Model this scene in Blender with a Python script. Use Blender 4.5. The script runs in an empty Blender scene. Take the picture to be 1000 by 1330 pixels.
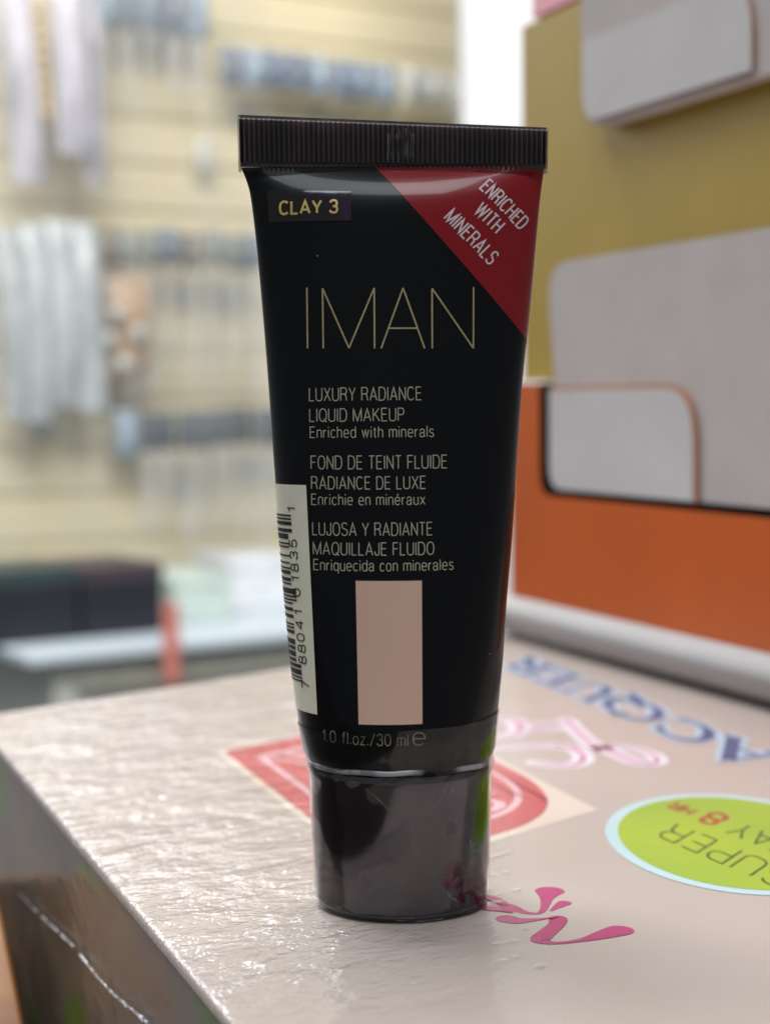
import bpy, bmesh, math, random
from mathutils import Vector, Matrix
R = math.radians
random.seed(7)
S = bpy.context.scene
COL = S.collection

# ------------------------------------------------------------------ camera
F_PX, PCX, PCY = 2200.0, 500.0, 665.0          # focal length / centre of the 1000 x 1330 picture
CAM = Vector((0.0, -0.247, 0.0741))
PITCH, ROLL = R(3.77), R(-0.6)
_f = Vector((0, math.cos(PITCH), -math.sin(PITCH)))
_x0 = Vector((1, 0, 0)); _u0 = Vector((0, math.sin(PITCH), math.cos(PITCH)))
_x = math.cos(ROLL) * _x0 + math.sin(ROLL) * _u0
_u = -math.sin(ROLL) * _x0 + math.cos(ROLL) * _u0
cd = bpy.data.cameras.new('camera'); cam = bpy.data.objects.new('camera', cd); COL.objects.link(cam)
cam.matrix_world = Matrix(((_x.x, _u.x, -_f.x, CAM.x), (_x.y, _u.y, -_f.y, CAM.y), (_x.z, _u.z, -_f.z, CAM.z), (0, 0, 0, 1)))
cd.sensor_fit = 'VERTICAL'; cd.sensor_height = 36.0; cd.sensor_width = 36.0
cd.lens = 36.0 * F_PX / 1330.0
cd.clip_start = 0.005; cd.clip_end = 50
cd.dof.use_dof = True; cd.dof.focus_distance = 0.238; cd.dof.aperture_fstop = 18.0; cd.dof.aperture_blades = 0
S.camera = cam

# ------------------------------------------------------------------ world, lamps, exposure
w = bpy.data.worlds.new('World'); S.world = w; w.use_nodes = True
bg = w.node_tree.nodes['Background']; bg.inputs[0].default_value = (0.93, 0.96, 1.0, 1); bg.inputs[1].default_value = 0.26

def area(name, loc, target, sx, sy, power, color=(1, 1, 1)):
    l = bpy.data.lights.new(name, 'AREA'); l.shape = 'RECTANGLE'; l.size = sx; l.size_y = sy; l.energy = power; l.color = color
    o = bpy.data.objects.new(name, l); COL.objects.link(o); o.location = loc
    o.rotation_euler = (Vector(target) - Vector(loc)).to_track_quat('-Z', 'Y').to_euler()
    return o
area('ceiling_lamp', (-0.15, 0.40, 1.15), (0, 0, 0), 0.9, 0.6, 6, (1.0, 0.985, 0.96))
area('front_ceiling_lamp', (-0.08, -0.42, 0.98), (0, 0, 0.05), 0.55, 0.4, 6.5, (0.90, 0.96, 1.0))
area('window_lamp', (-0.95, 1.30, 0.74), (-0.05, 0, 0), 1.1, 0.6, 23, (0.92, 0.94, 1.0))
area('shop_lamp', (-0.2, 0.7, 1.6), (-0.4, 2.4, 0.0), 1.6, 0.8, 100, (1.0, 0.972, 0.91))

S.render.engine = 'CYCLES'
S.view_settings.view_transform = 'Standard'; S.view_settings.look = 'None'
S.view_settings.exposure = -0.48; S.view_settings.gamma = 1.0; S.view_settings.use_curve_mapping = False
S.cycles.transparent_max_bounces = 16; S.cycles.max_bounces = 10

# ------------------------------------------------------------------ helpers
def ray(px, py):
    return (_f + (px - PCX) / F_PX * _x - (py - PCY) / F_PX * _u)
def on_plane(px, py, p0, n):
    d = ray(px, py); t = (Vector(p0) - CAM).dot(n) / d.dot(n); return CAM + t * d
def ground(px, py): return on_plane(px, py, (0, 0, 0), Vector((0, 0, 1)))
def srgb(r, g, b):
    def c(v):
        v /= 255.0
        return v / 12.92 if v <= 0.04045 else ((v + 0.055) / 1.055) ** 2.4
    return (c(r), c(g), c(b), 1.0)

def link(name, me, mat, parent=None, smooth=False):
    if isinstance(me, bmesh.types.BMesh):
        m = bpy.data.meshes.new(name); me.to_mesh(m); me.free(); me = m
    o = bpy.data.objects.new(name, me); COL.objects.link(o)
    if mat is not None:
        me.materials.clear(); me.materials.append(mat)
    if parent: o.parent = parent
    if smooth:
        for p in me.polygons: p.use_smooth = True
    return o
def tag(o, label, cat, group=None, kind=None):
    if label: o['label'] = label
    if cat: o['category'] = cat
    if group: o['group'] = group
    if kind: o['kind'] = kind
    return o
def thing(name, label, cat, group=None):
    o = bpy.data.objects.new(name, None); o.empty_display_size = 0.01; COL.objects.link(o)
    return tag(o, label, cat, group)
def grid(rows, closed=False):
    """rows: list of equal length point lists -> quad sheet"""
    bm = bmesh.new(); vs = [[bm.verts.new(p) for p in r] for r in rows]
    n = len(rows[0])
    for i in range(len(rows) - 1):
        for j in range(n if closed else n - 1):
            k = (j + 1) % n
            bm.faces.new((vs[i][j], vs[i][k], vs[i + 1][k], vs[i + 1][j]))
    return bm
def prism(pts, axis, bevel=0.0, seg=2):
    """polygon pts (3D, planar) extruded along vector axis"""
    bm = bmesh.new(); vs = [bm.verts.new(p) for p in pts]
    f = bm.faces.new(vs)
    r = bmesh.ops.extrude_face_region(bm, geom=[f])
    bmesh.ops.translate(bm, verts=[v for v in r['geom'] if isinstance(v, bmesh.types.BMVert)], vec=axis)
    bmesh.ops.recalc_face_normals(bm, faces=bm.faces)
    if bevel: bmesh.ops.bevel(bm, geom=list(bm.edges), offset=bevel, segments=seg, affect='EDGES', profile=0.5)
    return bm
def rounded(pts, rad, n=6):
    """2D polygon with per-corner radius"""
    out = []
    m = len(pts)
    for i in range(m):
        r = rad[i] if isinstance(rad, (list, tuple)) else rad
        p = Vector(pts[i]); a = Vector(pts[i - 1]); b = Vector(pts[(i + 1) % m])
        if r <= 0: out.append(p); continue
        da = (a - p).normalized(); db = (b - p).normalized()
        s = p + da * r; e = p + db * r
        for k in range(n + 1):
            t = k / n
            out.append((1 - t) ** 2 * s + 2 * t * (1 - t) * p + t * t * e)
    return out

class N:
    """tiny node-tree writer"""
    def __init__(s, name):
        s.m = bpy.data.materials.new(name); s.m.use_nodes = True; s.t = s.m.node_tree
        s.t.nodes.clear(); s.out = s.t.nodes.new('ShaderNodeOutputMaterial')
    def n(s, typ, **kw):
        nd = s.t.nodes.new(typ)
        for k, v in kw.items():
            if k.startswith('i_'): s.set(nd, k[2:], v)
            else: setattr(nd, k, v)
        return nd
    def set(s, nd, key, v):
        sock = nd.inputs[int(key)] if key.isdigit() else nd.inputs[key.replace('_', ' ')]
        if isinstance(v, bpy.types.NodeSocket): s.t.links.new(v, sock)
        else: sock.default_value = v
    def math(s, op, a, b=0.0, clamp=False):
        nd = s.n('ShaderNodeMath', operation=op, use_clamp=clamp); s.set(nd, '0', a); s.set(nd, '1', b); return nd.outputs[0]
    def pos(s): return s.n('ShaderNodeNewGeometry').outputs['Position']
    def mapped(s, v, scale=(1, 1, 1), rot=(0, 0, 0), loc=(0, 0, 0)):
        nd = s.n('ShaderNodeMapping'); s.set(nd, 'Vector', v); nd.inputs['Scale'].default_value = scale
        nd.inputs['Rotation'].default_value = rot; nd.inputs['Location'].default_value = loc; return nd.outputs[0]
    def noise(s, v, scale, detail=3, rough=0.5, dist=0.0):
        nd = s.n('ShaderNodeTexNoise'); s.set(nd, 'Vector', v); nd.inputs['Scale'].default_value = scale
        nd.inputs['Detail'].default_value = detail; nd.inputs['Roughness'].default_value = rough; nd.inputs['Distortion'].default_value = dist
        return nd.outputs['Fac']
    def ramp(s, v, stops):
        nd = s.n('ShaderNodeValToRGB'); s.set(nd, 'Fac', v); e = nd.color_ramp.elements
        while len(e) < len(stops): e.new(0.5)
        for q, (p, c) in zip(e, stops): q.position = p; q.color = c if len(c) == 4 else (*c, 1)
        return nd.outputs['Color']
    def mix(s, f, a, b):
        nd = s.n('ShaderNodeMix', data_type='RGBA'); s.set(nd, '0', f)
        for i, v in ((6, a), (7, b)):
            if isinstance(v, bpy.types.NodeSocket): s.t.links.new(v, nd.inputs[i])
            else: nd.inputs[i].default_value = v
        return nd.outputs[2]
    def rng(s, v, a, b, c=0.0, d=1.0):
        nd = s.n('ShaderNodeMapRange', interpolation_type='SMOOTHSTEP'); s.set(nd, 'Value', v)
        for k, q in zip(('From Min', 'From Max', 'To Min', 'To Max'), (a, b, c, d)): nd.inputs[k].default_value = q
        return nd.outputs[0]
    def bump(s, h, strength, dist):
        nd = s.n('ShaderNodeBump'); s.set(nd, 'Height', h); nd.inputs['Strength'].default_value = strength
        nd.inputs['Distance'].default_value = dist; return nd.outputs[0]
    def bsdf(s, **kw):
        nd = s.n('ShaderNodeBsdfPrincipled')
        for k, v in kw.items(): s.set(nd, k, v)
        s.t.links.new(nd.outputs[0], s.out.inputs[0]); return nd

def plain(name, col, rough=0.5, spec=0.5, metal=0.0, vary=0.08, scale=30, **kw):
    q = N(name); v = q.pos()
    f = q.noise(v, scale, 4)
    lo = tuple(c * (1 - vary) for c in col[:3]) + (1,); hi = tuple(min(1, c * (1 + vary)) for c in col[:3]) + (1,)
    c = q.ramp(f, [(0.3, lo), (0.7, hi)])
    q.bsdf(Base_Color=c, Roughness=rough, Specular_IOR_Level=spec, Metallic=metal, **kw)
    return q.m

# ================================================================== THE TUBE
# silhouette read in the picture: row, left, right
SIL = [(216, 313, 708), (222, 316, 706), (235, 321, 704), (250, 325, 702), (300, 331.5, 697), (400, 341, 688), (500, 349, 678),
       (600, 356, 671), (700, 364, 664.5), (780, 371, 658), (860, 379, 652.5), (926, 387, 646), (958, 392, 643), (972, 395, 641.5), (981, 400, 637.5)]
YA = Vector((0, 1, 0))
tab = []
for y, l, r in SIL:
    a_ = on_plane(l, y, (0, 0, 0), YA); b_ = on_plane(r, y, (0, 0, 0), YA)
    tab.append(((a_.z + b_.z) / 2, (a_.x + b_.x) / 2, (b_.x - a_.x) / 2))
tab.sort()
def pchip(xs, ys):
    n = len(xs); h = [xs[i + 1] - xs[i] for i in range(n - 1)]; d = [(ys[i + 1] - ys[i]) / h[i] for i in range(n - 1)]
    m = [d[0]] + [0 if d[i - 1] * d[i] <= 0 else 2 * d[i - 1] * d[i] / (d[i - 1] + d[i]) for i in range(1, n - 1)] + [d[-1]]
    def f(x):
        x = min(max(x, xs[0]), xs[-1]); i = 0
        while i < n - 2 and x > xs[i + 1]: i += 1
        t = (x - xs[i]) / h[i]
        return ((1 + 2 * t) * (1 - t) ** 2 * ys[i] + t * (1 - t) ** 2 * h[i] * m[i] + t * t * (3 - 2 * t) * ys[i + 1] + t * t * (t - 1) * h[i] * m[i + 1])
    return f
_zs = [t[0] for t in tab]
fxc = pchip(_zs, [t[1] for t in tab]); fa = pchip(_zs, [t[2] for t in tab])
Z0, Z1 = _zs[0], _zs[-1]
DEPTH = 0.90
def perim(a, b): h = ((a - b) / (a + b)) ** 2; return math.pi * (a + b) * (1 + 3 * h / (10 + math.sqrt(4 - 3 * h)))
_zb = [t[0] for t in tab][::-1]
P0 = perim(fa(Z0 + 0.004), fa(Z0 + 0.004) * DEPTH)
P1 = 4 * fa(Z1) * 1.0006
def solve_b(z):
    a = fa(z); t = (z - Z0) / (Z1 - Z0)
    if t < 0.06: return a * DEPTH
    Pz = P0 * (1 - t) + P1 * t if t < 1 else P1
    Pz = max(Pz, 4 * a * 1.0006); lo, hi = 0.0003, a
    for _ in range(40):
        mid = (lo + hi) / 2
        if perim(a, mid) < Pz: lo = mid
        else: hi = mid
    return lo
_n = 40
_bz = [Z0 + (Z1 - Z0) * i / _n for i in range(_n + 1)]
_bv = [solve_b(z) for z in _bz]
_bv[-1] = 0.0007
for _ in range(2): _bv = [_bv[0]] + [(_bv[i - 1] + 2 * _bv[i] + _bv[i + 1]) / 4 for i in range(1, _n)] + [_bv[-1]]
fb = pchip(_bz, _bv)
def tube_pt(z, th, off=0.0):
    """th = 0 faces the viewer, +90 deg is the right silhouette"""
    return Vector((fxc(z) + (fa(z) + off) * math.sin(th), -(fb(z) + off) * math.cos(th), z))
def front(x, z, off=0.0):
    a = fa(z) + off; u = max(-0.995, min(0.995, (x - fxc(z)) / a))
    return Vector((x, -(fb(z) + off) * math.sqrt(1 - u * u), z))
def tube_hit(px, py):
    """where the sight line of a picture point meets the front of the tube -> (x, z)"""
    d = ray(px, py); y = -0.006
    for _ in range(30):
        t = (y - CAM.y) / d.y; p = CAM + d * t
        y = 0.5 * y + 0.5 * front(p.x, min(max(p.z, Z0), Z1)).y
    return p.x, p.z

def spiral_rows(zs, off, n=160):
    return [[tube_pt(z, 2 * math.pi * j / n, off) for j in range(n)] for z in zs]
zs_body = sorted(set([Z0 + (Z1 - Z0) * i / 110 for i in range(111)]))

tube = thing('makeup_tube', 'black foundation tube with red corner standing upside down on its glossy cap', 'cosmetic tube')

# --- materials
def coated(name, col, rough, spec=0.5, dust=True, bump=0.02, coat=0.35):
    q = N(name); v = q.pos()
    base = col
    if dust:
        vor = q.n('ShaderNodeTexVoronoi'); q.set(vor, 'Vector', v); vor.inputs['Scale'].default_value = 330
        sp = q.math('LESS_THAN', vor.outputs['Distance'], 0.045)
        keep = q.n('ShaderNodeSeparateColor'); q.set(keep, '0', vor.outputs['Color'])
        sel = q.math('MULTIPLY', sp, q.math('GREATER_THAN', keep.outputs[0], 0.82))
        base = q.mix(sel, col, srgb(120, 120, 118))
    h = q.math('ADD', q.noise(q.mapped(v, (1, 1, 0.35)), 120, 2), q.math('MULTIPLY', q.noise(q.mapped(v, (1, 1, 0.5)), 35, 1), 6.0))
    r = q.rng(q.noise(v, 70, 3), 0.3, 0.7, rough * 0.85, rough * 1.15)
    nd = q.bsdf(Base_Color=base, Roughness=r, Specular_IOR_Level=spec, Normal=q.bump(h, bump, 0.001))
    if coat: nd.inputs['Coat Weight'].default_value = coat; nd.inputs['Coat Roughness'].default_value = 0.06
    return q.m
M_body = coated('tube_black_plastic', srgb(8, 10, 14), 0.30, 0.16, coat=0.22)
M_red = coated('tube_red_print', srgb(140, 18, 28), 0.3, 0.25, dust=False)
M_gold = plain('printed_dull_gold', srgb(176, 161, 122), 0.45, metal=0.15, vary=0.12, scale=900)
M_text = plain('printed_beige_ink', srgb(182, 176, 154), 0.5, vary=0.10, scale=900)
M_white_ink = plain('printed_pink_white_ink', srgb(226, 205, 208), 0.5, vary=0.06, scale=600)
M_shade = coated('foundation_shade_print', srgb(224, 186, 167), 0.36, 0.3, dust=False)
M_label = plain('barcode_paper', srgb(240, 238, 216), 0.6, vary=0.04, scale=300)
M_black_ink = plain('black_ink', srgb(22, 22, 20), 0.6)
M_foil = plain('gold_foil_letters', srgb(216, 186, 112), 0.35, metal=0.35, vary=0.2, scale=500)

body = link('tube_body', grid(spiral_rows(zs_body, 0.0), True), M_body, tube, True)

# red corner: left border is the diagonal cut, wraps round the right edge to the back
xA, zA = tube_hit(487, 217); xB, zB = tube_hit(679, 436)
rows = []
zt = Z1 - 0.0002
for i in range(81):
    z = zB - 0.0012 + (zt - zB + 0.0012) * i / 80
    xd = xA + (xB - xA) * (zA - z) / (zA - zB)
    u = (xd - fxc(z)) / fa(z)
    th0 = math.asin(max(-1, min(0.9999, u))) if u < 1 else math.pi / 2
    th1 = R(140)
    rows.append([tube_pt(z, th0 + (th1 - th0) * (j / 48) ** 0.8, 0.00006) for j in range(49)])
red = link('corner_panel', grid(rows), M_red, tube, True)
tag(red, 'dark red printed corner with white slanted words', None)

# --- lettering: light condensed sans drawn as strokes, cap height 1
def _arc(cx, cy, rx, ry, a0, a1, n=10, p=1.0):
    out = []
    for i in range(n + 1):
        a = R(a0 + (a1 - a0) * i / n); c, q_ = math.cos(a), math.sin(a)
        out.append((cx + rx * math.copysign(abs(c) ** p, c), cy + ry * math.copysign(abs(q_) ** p, q_)))
    return out
PE = 0.82
_o = lambda cx, cy, rx, ry: _arc(cx, cy, rx, ry, 90, 450, 28, PE)
XH = 0.72
GL = {
 'A': (.56, [[(0, 0), (.28, 1), (.56, 0)], [(.085, .3), (.475, .3)]]),
 'C': (.52, [_arc(.27, .5, .27, .5, 42, 318, 22, PE)]),
 'D': (.52, [[(0, 0), (0, 1), (.22, 1)] + _arc(.22, .5, .3, .5, 80, -80, 14, PE) + [(.22, 0), (0, 0)]]),
 'E': (.42, [[(.42, 0), (0, 0), (0, 1), (.41, 1)], [(0, .53), (.37, .53)]]),
 'F': (.40, [[(0, 0), (0, 1), (.40, 1)], [(0, .51), (.35, .51)]]),
 'H': (.50, [[(0, 0), (0, 1)], [(.5, 0), (.5, 1)], [(0, .53), (.5, .53)]]),
 'I': (.03, [[(.015, 0), (.015, 1)]]),
 'J': (.34, [[(.34, 1), (.34, .26)] + _arc(.17, .22, .17, .22, 0, -180, 10, PE) + [(0, .30)]]),
 'K': (.50, [[(0, 0), (0, 1)], [(.47, 1), (0, .38)], [(.15, .58), (.5, 0)]]),
 'L': (.38, [[(0, 1), (0, 0), (.38, 0)]]),
 'M': (.64, [[(0, 0), (0, 1), (.32, 0), (.64, 1), (.64, 0)]]),
 'N': (.50, [[(0, 0), (0, 1), (.5, 0), (.5, 1)]]),
 'O': (.56, [_o(.28, .5, .28, .5)]),
 'P': (.46, [[(0, 0), (0, 1), (.24, 1)] + _arc(.24, .74, .22, .26, 80, -80, 10, PE) + [(.24, .48), (0, .48)]]),
 'Q': (.56, [_o(.28, .5, .28, .5), [(.34, .2), (.58, -.06)]]),
 'R': (.50, [[(0, 0), (0, 1), (.26, 1)] + _arc(.26, .755, .22, .245, 80, -80, 10, PE) + [(.26, .51), (0, .51)], [(.27, .51), (.42, .42), (.45, .2), (.49, 0)]]),
 'S': (.48, [_arc(.24, .745, .215, .255, 20, 200, 10, PE) + [(.10, .58), (.24, .52), (.40, .44)] + _arc(.24, .265, .24, .265, 25, -165, 12, PE)]),
 'T': (.46, [[(.23, 0), (.23, 1)], [(0, 1), (.46, 1)]]),
 'U': (.50, [[(0, 1), (0, .3)] + _arc(.25, .27, .25, .27, 180, 360, 14, PE) + [(.5, .3), (.5, 1)]]),
 'W': (.78, [[(0, 1), (.195, 0), (.39, 1), (.585, 0), (.78, 1)]]),
 'X': (.52, [[(0, 0), (.50, 1)], [(0.02, 1), (.52, 0)]]),
 'Y': (.52, [[(0, 1), (.26, .42), (.52, 1)], [(.26, .42), (.26, 0)]]),
 'a': (.40, [[(.02, .52)] + _arc(.19, .53, .17, .19, 150, 0, 8, PE) + [(.36, .10), (.40, .0)], [(.36, .42), (.20, .38)] + _arc(.17, .19, .17, .19, 90, 290, 10, PE) + [(.36, .16)]]),
 'c': (.36, [_arc(.19, .36, .19, .36, 40, 320, 16, PE)]),
 'd': (.40, [_o(.195, .36, .195, .36), [(.40, 0), (.40, 1)]]),
 'e': (.40, [[(0.01, .37), (.40, .37)] + _arc(.2, .36, .2, .36, 4, 318, 20, PE)]),
 'f': (.22, [[(.09, 0), (.09, .85), (.13, .98), (.23, .99)], [(0, .70), (.22, .70)]]),
 'h': (.36, [[(0, 0), (0, 1)], [(0, .42)] + _arc(.18, .5, .18, .22, 170, 0, 10, PE) + [(.36, 0)]]),
 'i': (.03, [[(.015, 0), (.015, .71)], [(.015, .89), (.015, 1.0)]]),
 'l': (.03, [[(.015, 0), (.015, 1)]]),
 'm': (.62, [[(0, 0), (0, .71)], [(0, .44)] + _arc(.155, .52, .155, .20, 170, 0, 9, PE) + [(.31, 0)], [(.31, .44)] + _arc(.465, .52, .155, .20, 170, 0, 9, PE) + [(.62, 0)]]),
 'n': (.36, [[(0, 0), (0, .71)], [(0, .42)] + _arc(.18, .5, .18, .22, 170, 0, 10, PE) + [(.36, 0)]]),
 'o': (.40, [_o(.2, .36, .2, .36)]),
 'q': (.40, [_o(.195, .36, .195, .36), [(.40, -.26), (.40, .71)]]),
 'r': (.21, [[(0, 0), (0, .71)], [(0, .45), (.07, .64), (.22, .70)]]),
 's': (.34, [_arc(.17, .54, .15, .18, 20, 200, 9, PE) + [(.10, .40), (.24, .34)] + _arc(.17, .18, .17, .18, 35, -165, 10, PE)]),
 't': (.21, [[(.09, .90), (.09, .13), (.13, .02), (.21, .01)], [(0, .70), (.21, .70)]]),
 'u': (.36, [[(0, .71), (0, .22)] + _arc(.18, .22, .18, .22, 180, 350, 10, PE) + [(.36, .30)], [(.36, 0), (.36, .71)]]),
 'w': (.56, [[(0, .71), (.14, 0), (.28, .71), (.42, 0), (.56, .71)]]),
 'x': (.38, [[(0, 0), (.37, .71)], [(.01, .71), (.38, 0)]]),
 'z': (.34, [[(.01, .71), (.33, .71), (0, 0), (.34, 0)]]),
 '.': (.04, [[(.02, 0), (.02, .10)]]),
 '/': (.34, [[(0, -.06), (.34, 1.02)]]),
 '0': (.44, [_o(.22, .5, .22, .5)]),
 '1': (.22, [[(0, .78), (.12, .84), (.2, 1), (.2, 0)]]),
 '3': (.44, [_arc(.22, .75, .2, .25, 170, -75, 12, PE) + [(.18, .52)], [(.18, .52), (.24, .52)] + _arc(.22, .265, .22, .265, 80, -170, 14, PE)]),
 '4': (.48, [[(.36, 0), (.36, 1), (0, .30), (.48, .30)]]),
 '5': (.44, [[(.40, 1), (.08, 1), (.03, .5), (.12, .58)] + _arc(.22, .32, .22, .32, 100, -165, 16, PE)]),
 '7': (.44, [[(0, 1), (.44, 1), (.28, .6), (.15, 0)]]),
 '8': (.44, [_o(.22, .755, .19, .245), _o(.22, .265, .22, .265)]),
}
GL['é'] = (.40, GL['e'][1] + [[(.16, .84), (.27, 1.02)]])
def layout(txt, gap=0.20, space=0.36):
    """-> strokes in cap-height units, total width"""
    u = 0.0; out = []
    for ch in txt:
        if ch == ' ': u += space; continue
        wd_, st = GL[ch]
        out += [[(u + a, b) for a, b in p] for p in st]; u += wd_ + gap
    return out, u - gap
def resample(p, step):
    out = [p[0]]
    for a, b in zip(p, p[1:]):
        L = math.hypot(b[0] - a[0], b[1] - a[1]); k = max(1, int(L / step))
        out += [(a[0] + (b[0] - a[0]) * i / k, a[1] + (b[1] - a[1]) * i / k) for i in range(1, k + 1)]
    return out
def stroke_ribbon(bm, pts, wd_, fn, closed=False):
    """mitred ribbon along 2D points (metres), each vertex laid on the surface by fn(x, y)"""
    q_ = [Vector(pts[0])]
    for p in pts[1:]:
        if (Vector(p) - q_[-1]).length > 1e-7: q_.append(Vector(p))
    if len(q_) < 2: return
    closed = (q_[0] - q_[-1]).length < 1e-6
    if closed: q_.pop()
    n = len(q_); L, Rr = [], []
    for i in range(n):
        a = q_[i - 1] if (i > 0 or closed) else None; b = q_[(i + 1) % n] if (i < n - 1 or closed) else None
        d1 = (q_[i] - a).normalized() if a is not None else None; d2 = (b - q_[i]).normalized() if b is not None else None
        d1 = d1 or d2; d2 = d2 or d1
        n1 = Vector((-d1.y, d1.x)); n2 = Vector((-d2.y, d2.x)); m = (n1 + n2)
        m = n1 if m.length < 1e-3 else m.normalized(); k = 1 / max(0.42, m.dot(n1))
        o = m * (wd_ / 2 * k)
        L.append(bm.verts.new(fn(*(q_[i] + o)))); Rr.append(bm.verts.new(fn(*(q_[i] - o))))
    for i in range(n if closed else n - 1):
        k = (i + 1) % n; bm.faces.new((L[i], Rr[i], Rr[k], L[k]))
def set_text(bm, txt, A, d, nr, length, cap, wd_, surf, gap=0.20, space=0.36):
    """A start of the baseline, d / nr unit vectors in the surface's own 2D chart, surf(x, y, lift) -> 3D"""
    st, tot = layout(txt, gap, space); k = length / tot
    for i, p in enumerate(st):
        pts = [tuple(A + d * (u * k) + nr * (v * cap)) for u, v in resample(p, 0.25)]
        stroke_ribbon(bm, pts, wd_, lambda x, y, i=i: surf(x, y, (i % 7) * 2.5e-6))
PXM = 0.238 / F_PX      # metres per picture point on the front of the tube
def tube_text(bm, s, left, right, base, top, wpx=1.75, off=0.00009, gap=0.20):
    xl, zb = tube_hit(left, base); xr, _ = tube_hit(right, base); _, zt_ = tube_hit((left + right) / 2, top)
    _, zm = tube_hit((left + right) / 2, base)
    set_text(bm, s, Vector((xl, zm)), Vector((1, 0)), Vector((0, 1)), xr - xl, zt_ - zm, wpx * PXM, lambda x, y, e: front(x, min(y, Z1 - 0.0003), off + e), gap)
def tube_strokes(bm, segs, width, off=0.00009):
    for (a, b) in segs:
        A = Vector(tube_hit(*a)); B = Vector(tube_hit(*b))
        stroke_ribbon(bm, [tuple(A.lerp(B, i / 8)) for i in range(9)], width, lambda x, y: front(x, y, off))

bm = bmesh.new()
tube_strokes(bm, [((398.7, 373.5), (399.6, 452.5)), ((419, 374.5), (420, 452.5)), ((486, 374), (486.5, 452.5)),
                  ((419, 374.5), (453.3, 452)), ((453.3, 452), (486, 374)),
                  ((495, 452.5), (523.4, 374)), ((523.4, 374), (551.5, 452.5)),
                  ((561, 375), (561.3, 452.5)), ((561, 374.5), (614.3, 452)), ((614.8, 373), (614.6, 452.5))], 0.00023)
tube_strokes(bm, [((503.8, 426.3), (543, 426.3))], 0.00022, 0.00011)
link('logo_lettering', bm, M_gold, tube)

blocks = [[('LUXURY RADIANCE', 402, 547, 520, 503.3), ('LIQUID MAKEUP', 402.5, 524.5, 547, 530.6), ('Enriched with minerals', 403, 563, 568, 554)],
          [('FOND DE TEINT FLUIDE', 404.3, 580.3, 608.8, 592), ('RADIANCE DE LUXE', 404.8, 552.6, 635.2, 619.2), ('Enrichie en minéraux', 405, 551.7, 655.8, 642)],
          [('LUJOSA Y RADIANTE', 406.3, 561, 695.6, 679.2), ('MAQUILLAJE FLUIDO', 407.2, 563.3, 721, 705), ('Enriquecida con minerales', 407.8, 588.4, 741.6, 727.8)]]
for blk in blocks:
    bm = bmesh.new()
    for s, l, r, b, t in blk: tube_text(bm, s, l, r, b, t, 1.28 if s.isupper() else 1.2)
    link('description_lettering', bm, M_text, tube)
bm = bmesh.new()
tube_text(bm, '1.0 fl.oz./30 ml', 419, 530, 967.5, 953, 1.3)
tube_text(bm, 'e', 536.5, 552, 967.5, 945.5, 1.7)
link('volume_lettering', bm, plain('printed_dim_ink', srgb(136, 130, 112), 0.5, vary=0.3, scale=500), tube)

# white words on the red corner, set along the diagonal
bm = bmesh.new()
for s, a, b, h in (('ENRICHED', (623, 245), (674.5, 298.5), 19), ('WITH', (615, 276), (643, 303), 19), ('MINERALS', (576.5, 284), (635, 344), 19)):
    A = Vector(tube_hit(*a)); B = Vector(tube_hit(*b)); d = (B - A).normalized(); nr = Vector((-d.y, d.x))
    set_text(bm, s, A, d, nr, (B - A).length, h * PXM, 2.3 * PXM, lambda x, y, e: front(x, min(y, Z1 - 0.0004), 0.00016 + e), 0.24)
link('corner_lettering', bm, M_white_ink, red)

def tube_patch(corners, off, nx=24, nz=24):
    """four picture corners: top left, top right, bottom right, bottom left"""
    c = [Vector(tube_hit(*p)) for p in corners]
    rows = []
    for i in range(nz + 1):
        l = c[3].lerp(c[0], i / nz); r = c[2].lerp(c[1], i / nz)
        rows.append([front(*l.lerp(r, j / nx), off) for j in range(nx + 1)])
    return grid(rows)
q = N('shade_border_print'); q.bsdf(Base_Color=srgb(52, 30, 34), Roughness=0.4); M_border = q.m
link('shade_border', tube_patch(((461, 753), (548.6, 753), (549.4, 941), (464.9, 941.6)), 0.00006), M_border, tube, True)
link('shade_window', tube_patch(((462, 754.3), (547.8, 754), (548.5, 940), (465.8, 940.6)), 0.0001), M_shade, tube, True)

q = N('shade_sticker_film'); v = q.pos()
cc = q.ramp(q.noise(v, 160, 2), [(0.4, srgb(14, 12, 14)), (0.62, srgb(40, 26, 48)), (0.72, srgb(20, 16, 20))])
q.bsdf(Base_Color=cc, Roughness=0.12, Specular_IOR_Level=0.7, Normal=q.bump(q.noise(v, 260, 2), 0.25, 0.0004)); M_stk = q.m
stk = link('shade_sticker', tube_patch(((347, 247.5), (456, 248.5), (457, 286.5), (349.8, 289)), 0.00012), M_stk, tube, True)
bm = bmesh.new(); tube_text(bm, 'CLAY 3', 364, 438, 277, 261, 3.0, 0.0002, 0.2)
link('sticker_lettering', bm, M_foil, stk)

# --- barcode sticker, wraps round the left edge
_, zt1 = tube_hit(380, 629.5); _, zb1 = tube_hit(395, 923.5)
xr_t = tube_hit(398.5, 630)[0]; xr_b = tube_hit(413, 925)[0]
def bar_edge(z):
    t = (z - zb1) / (zt1 - zb1); x = xr_b + (xr_t - xr_b) * t
    return math.asin((x - fxc(z)) / fa(z))
rows = []
for i in range(61):
    z = zb1 + (zt1 - zb1) * i / 60; th0 = bar_edge(z)
    rows.append([tube_pt(z, th0 + (R(-150) - th0) * j / 40, 0.00012) for j in range(41)])
label = link('barcode_label', grid(rows), M_label, tube, True)
tag(label, 'pale greenish white barcode sticker wrapped round the left edge', None)
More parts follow.
